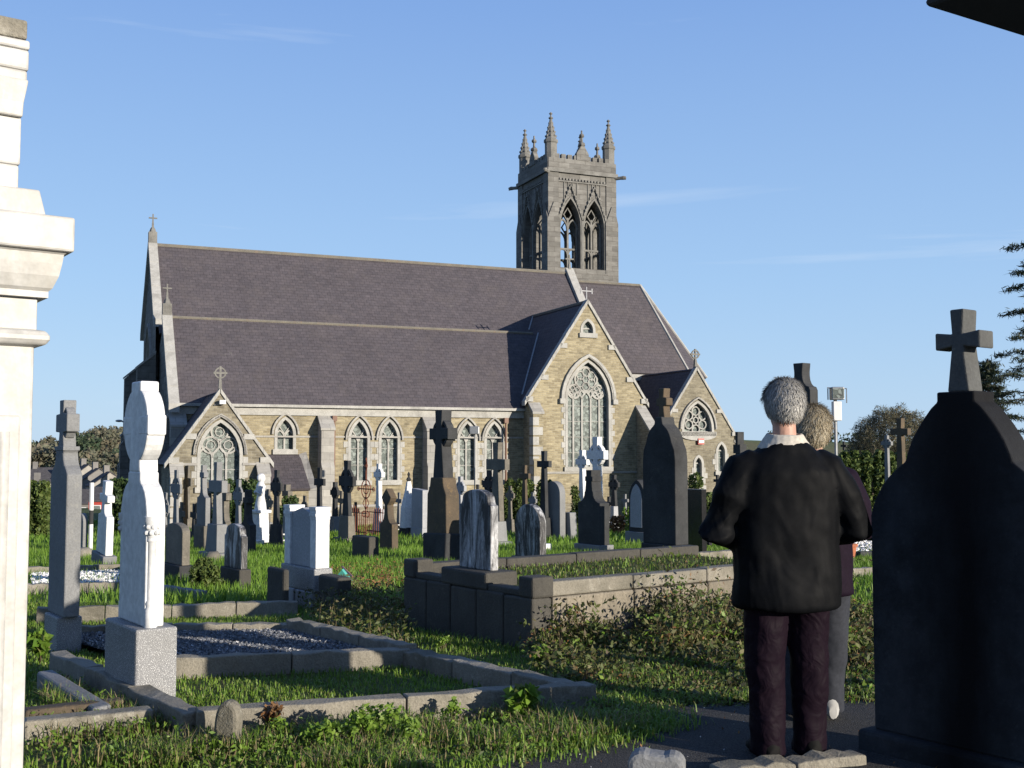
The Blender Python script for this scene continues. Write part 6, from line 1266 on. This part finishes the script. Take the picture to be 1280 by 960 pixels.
while len(bl_) < 5000:
    x, y = random.uniform(min(p[0] for p in bank), max(p[0] for p in bank)), random.uniform(min(p[1] for p in bank), max(p[1] for p in bank))
    if inside(bank, x, y) and not in_vault(x, y): bl_.append((x, y, gz(x, y)))
hb = np.array([bh(x, y) for x, y, z in bl_]); blades('dry_grass', bl_[::3], .12, .38, .004, 'straw', .9, hf=hb[::3]); blades('long_grass', bl_, .1, .3, .005, 'grass', .9, hf=hb)
dk = [tuple(gp(400, 792).xy), tuple(gp(512, 822).xy), tuple(gp(505, 760).xy), tuple(gp(420, 740).xy), tuple(gp(380, 760).xy)]
plants('weeds', dk, 260, .08, .3, 16, .05, 'weed', .12); 
sb = [tuple(gp(410, 740).xy), tuple(gp(520, 738).xy), tuple(gp(530, 712).xy), tuple(gp(425, 712).xy)]
plants('dry_weeds', sb, 80, .06, .2, 12, .045, 'rusty_leaf', .14)
vt = []
for _ in range(5000):
    a, b_ = random.uniform(-vW / 2 + .2, vW / 2 - .2), random.uniform(-vT / 2 + .35, vT / 2 - .2); p = vc + EX * a + EY * b_; vt.append((p.x, p.y, vc.z + vH + .03))
blades('grass', vt[::2], .01, .05, .006, 'weed', .8); blades('grass', vt[::5], .02, .07, .006, 'grass', .8)
# broad-leaved clumps
def clump(name, label, px, py, r, h, n, size, mat):
    P = gp(px, py); o = thing(name, label, 'plant', P, 0, None); bl = []
    for k in range(6): a = random.uniform(0, 6.28); q = r * .6 * random.random(); bl.append(((q * math.cos(a), q * math.sin(a), h * random.uniform(.35, .85)), (r * .35, r * .35, h * .25)))
    s = MB()
    for b in bl: s.tube([(b[0][0] * .3, b[0][1] * .3, -.02), b[0]], [.006, .004], 5)
    s.build('stem', M['weed'], o); P_, d = cloud_pts(bl, n, .5); soup('foliage', quads(P_, size, 1.2), 4, M[mat], o); return o
for i, (lab, px, py, r, h, n) in enumerate((('lime green leafy weed clump before the front kerb, beside the marker stone', 352, 928, .12, .12, 160), ('bright lime weed clump in the middle of the front grass', 412, 935, .18, .16, 300), ('tall bright lime weed clump against the front kerb', 470, 930, .2, .22, 420), ('lime green weed tuft at the lower end of the front kerb', 505, 936, .13, .15, 200), ('small lime weed at the foot of the vault wall', 552, 812, .1, .1, 140), ('lime weed sprig growing at the vault corner', 678, 832, .12, .2, 180), ('small sprig of yellow-green leaves over the right end of the kerb', 566, 906, .08, .14, 90))): clump('weed_clump', lab, px, py, r, h, int(n * 1.6), .03, 'lime_leaf')
clump('dock_plant', 'dark green dock clump with long leaves where the kerb turns', 655, 900, .17, .2, 260, .09, 'grass'); clump('dock_plant', 'reddish dying weed drooping over the front kerb', 345, 918, .1, .16, 60, .05, 'rusty_leaf')
clump('grass_tuft', 'spiky dark tuft at the foot of the grey celtic headstone', 52, 826, .14, .22, 160, .12, 'grass')

# ragged grass along the path, leaves and grit lying on it
ed = []
for i in range(len(PATH)):
    (x1, y1), (x2, y2) = PATH[i - 1], PATH[i]; l = math.hypot(x2 - x1, y2 - y1)
    for _ in range(int(l * 700)):
        f = random.random(); x, y = x1 + (x2 - x1) * f, y1 + (y2 - y1) * f
        if 4 < y < 9 and -2.5 < x < 5: wv = .05 + .07 * noise2(x, y, 7); ed.append((x + random.gauss(0, wv), y + random.gauss(0, wv), gz(x, y)))
blades('grass', ed, .02, .08, .004, 'grass', 1.2)
dbp = []
for _ in range(900):
    x, y = random.uniform(-.6, 3.2), random.uniform(4.3, 7.0)
    if inside(PATH, x, y): dbp.append((x, y, gz(x, y) + .012))
tag(soup('fallen_leaves', quads(np.array(dbp[:260]), .022, .8), 4, M['rusty_leaf']), kind='stuff'); tag(soup('grit', quads(np.array(dbp[260:380]), .008, .9), 4, M['gravel_w']), kind='stuff')
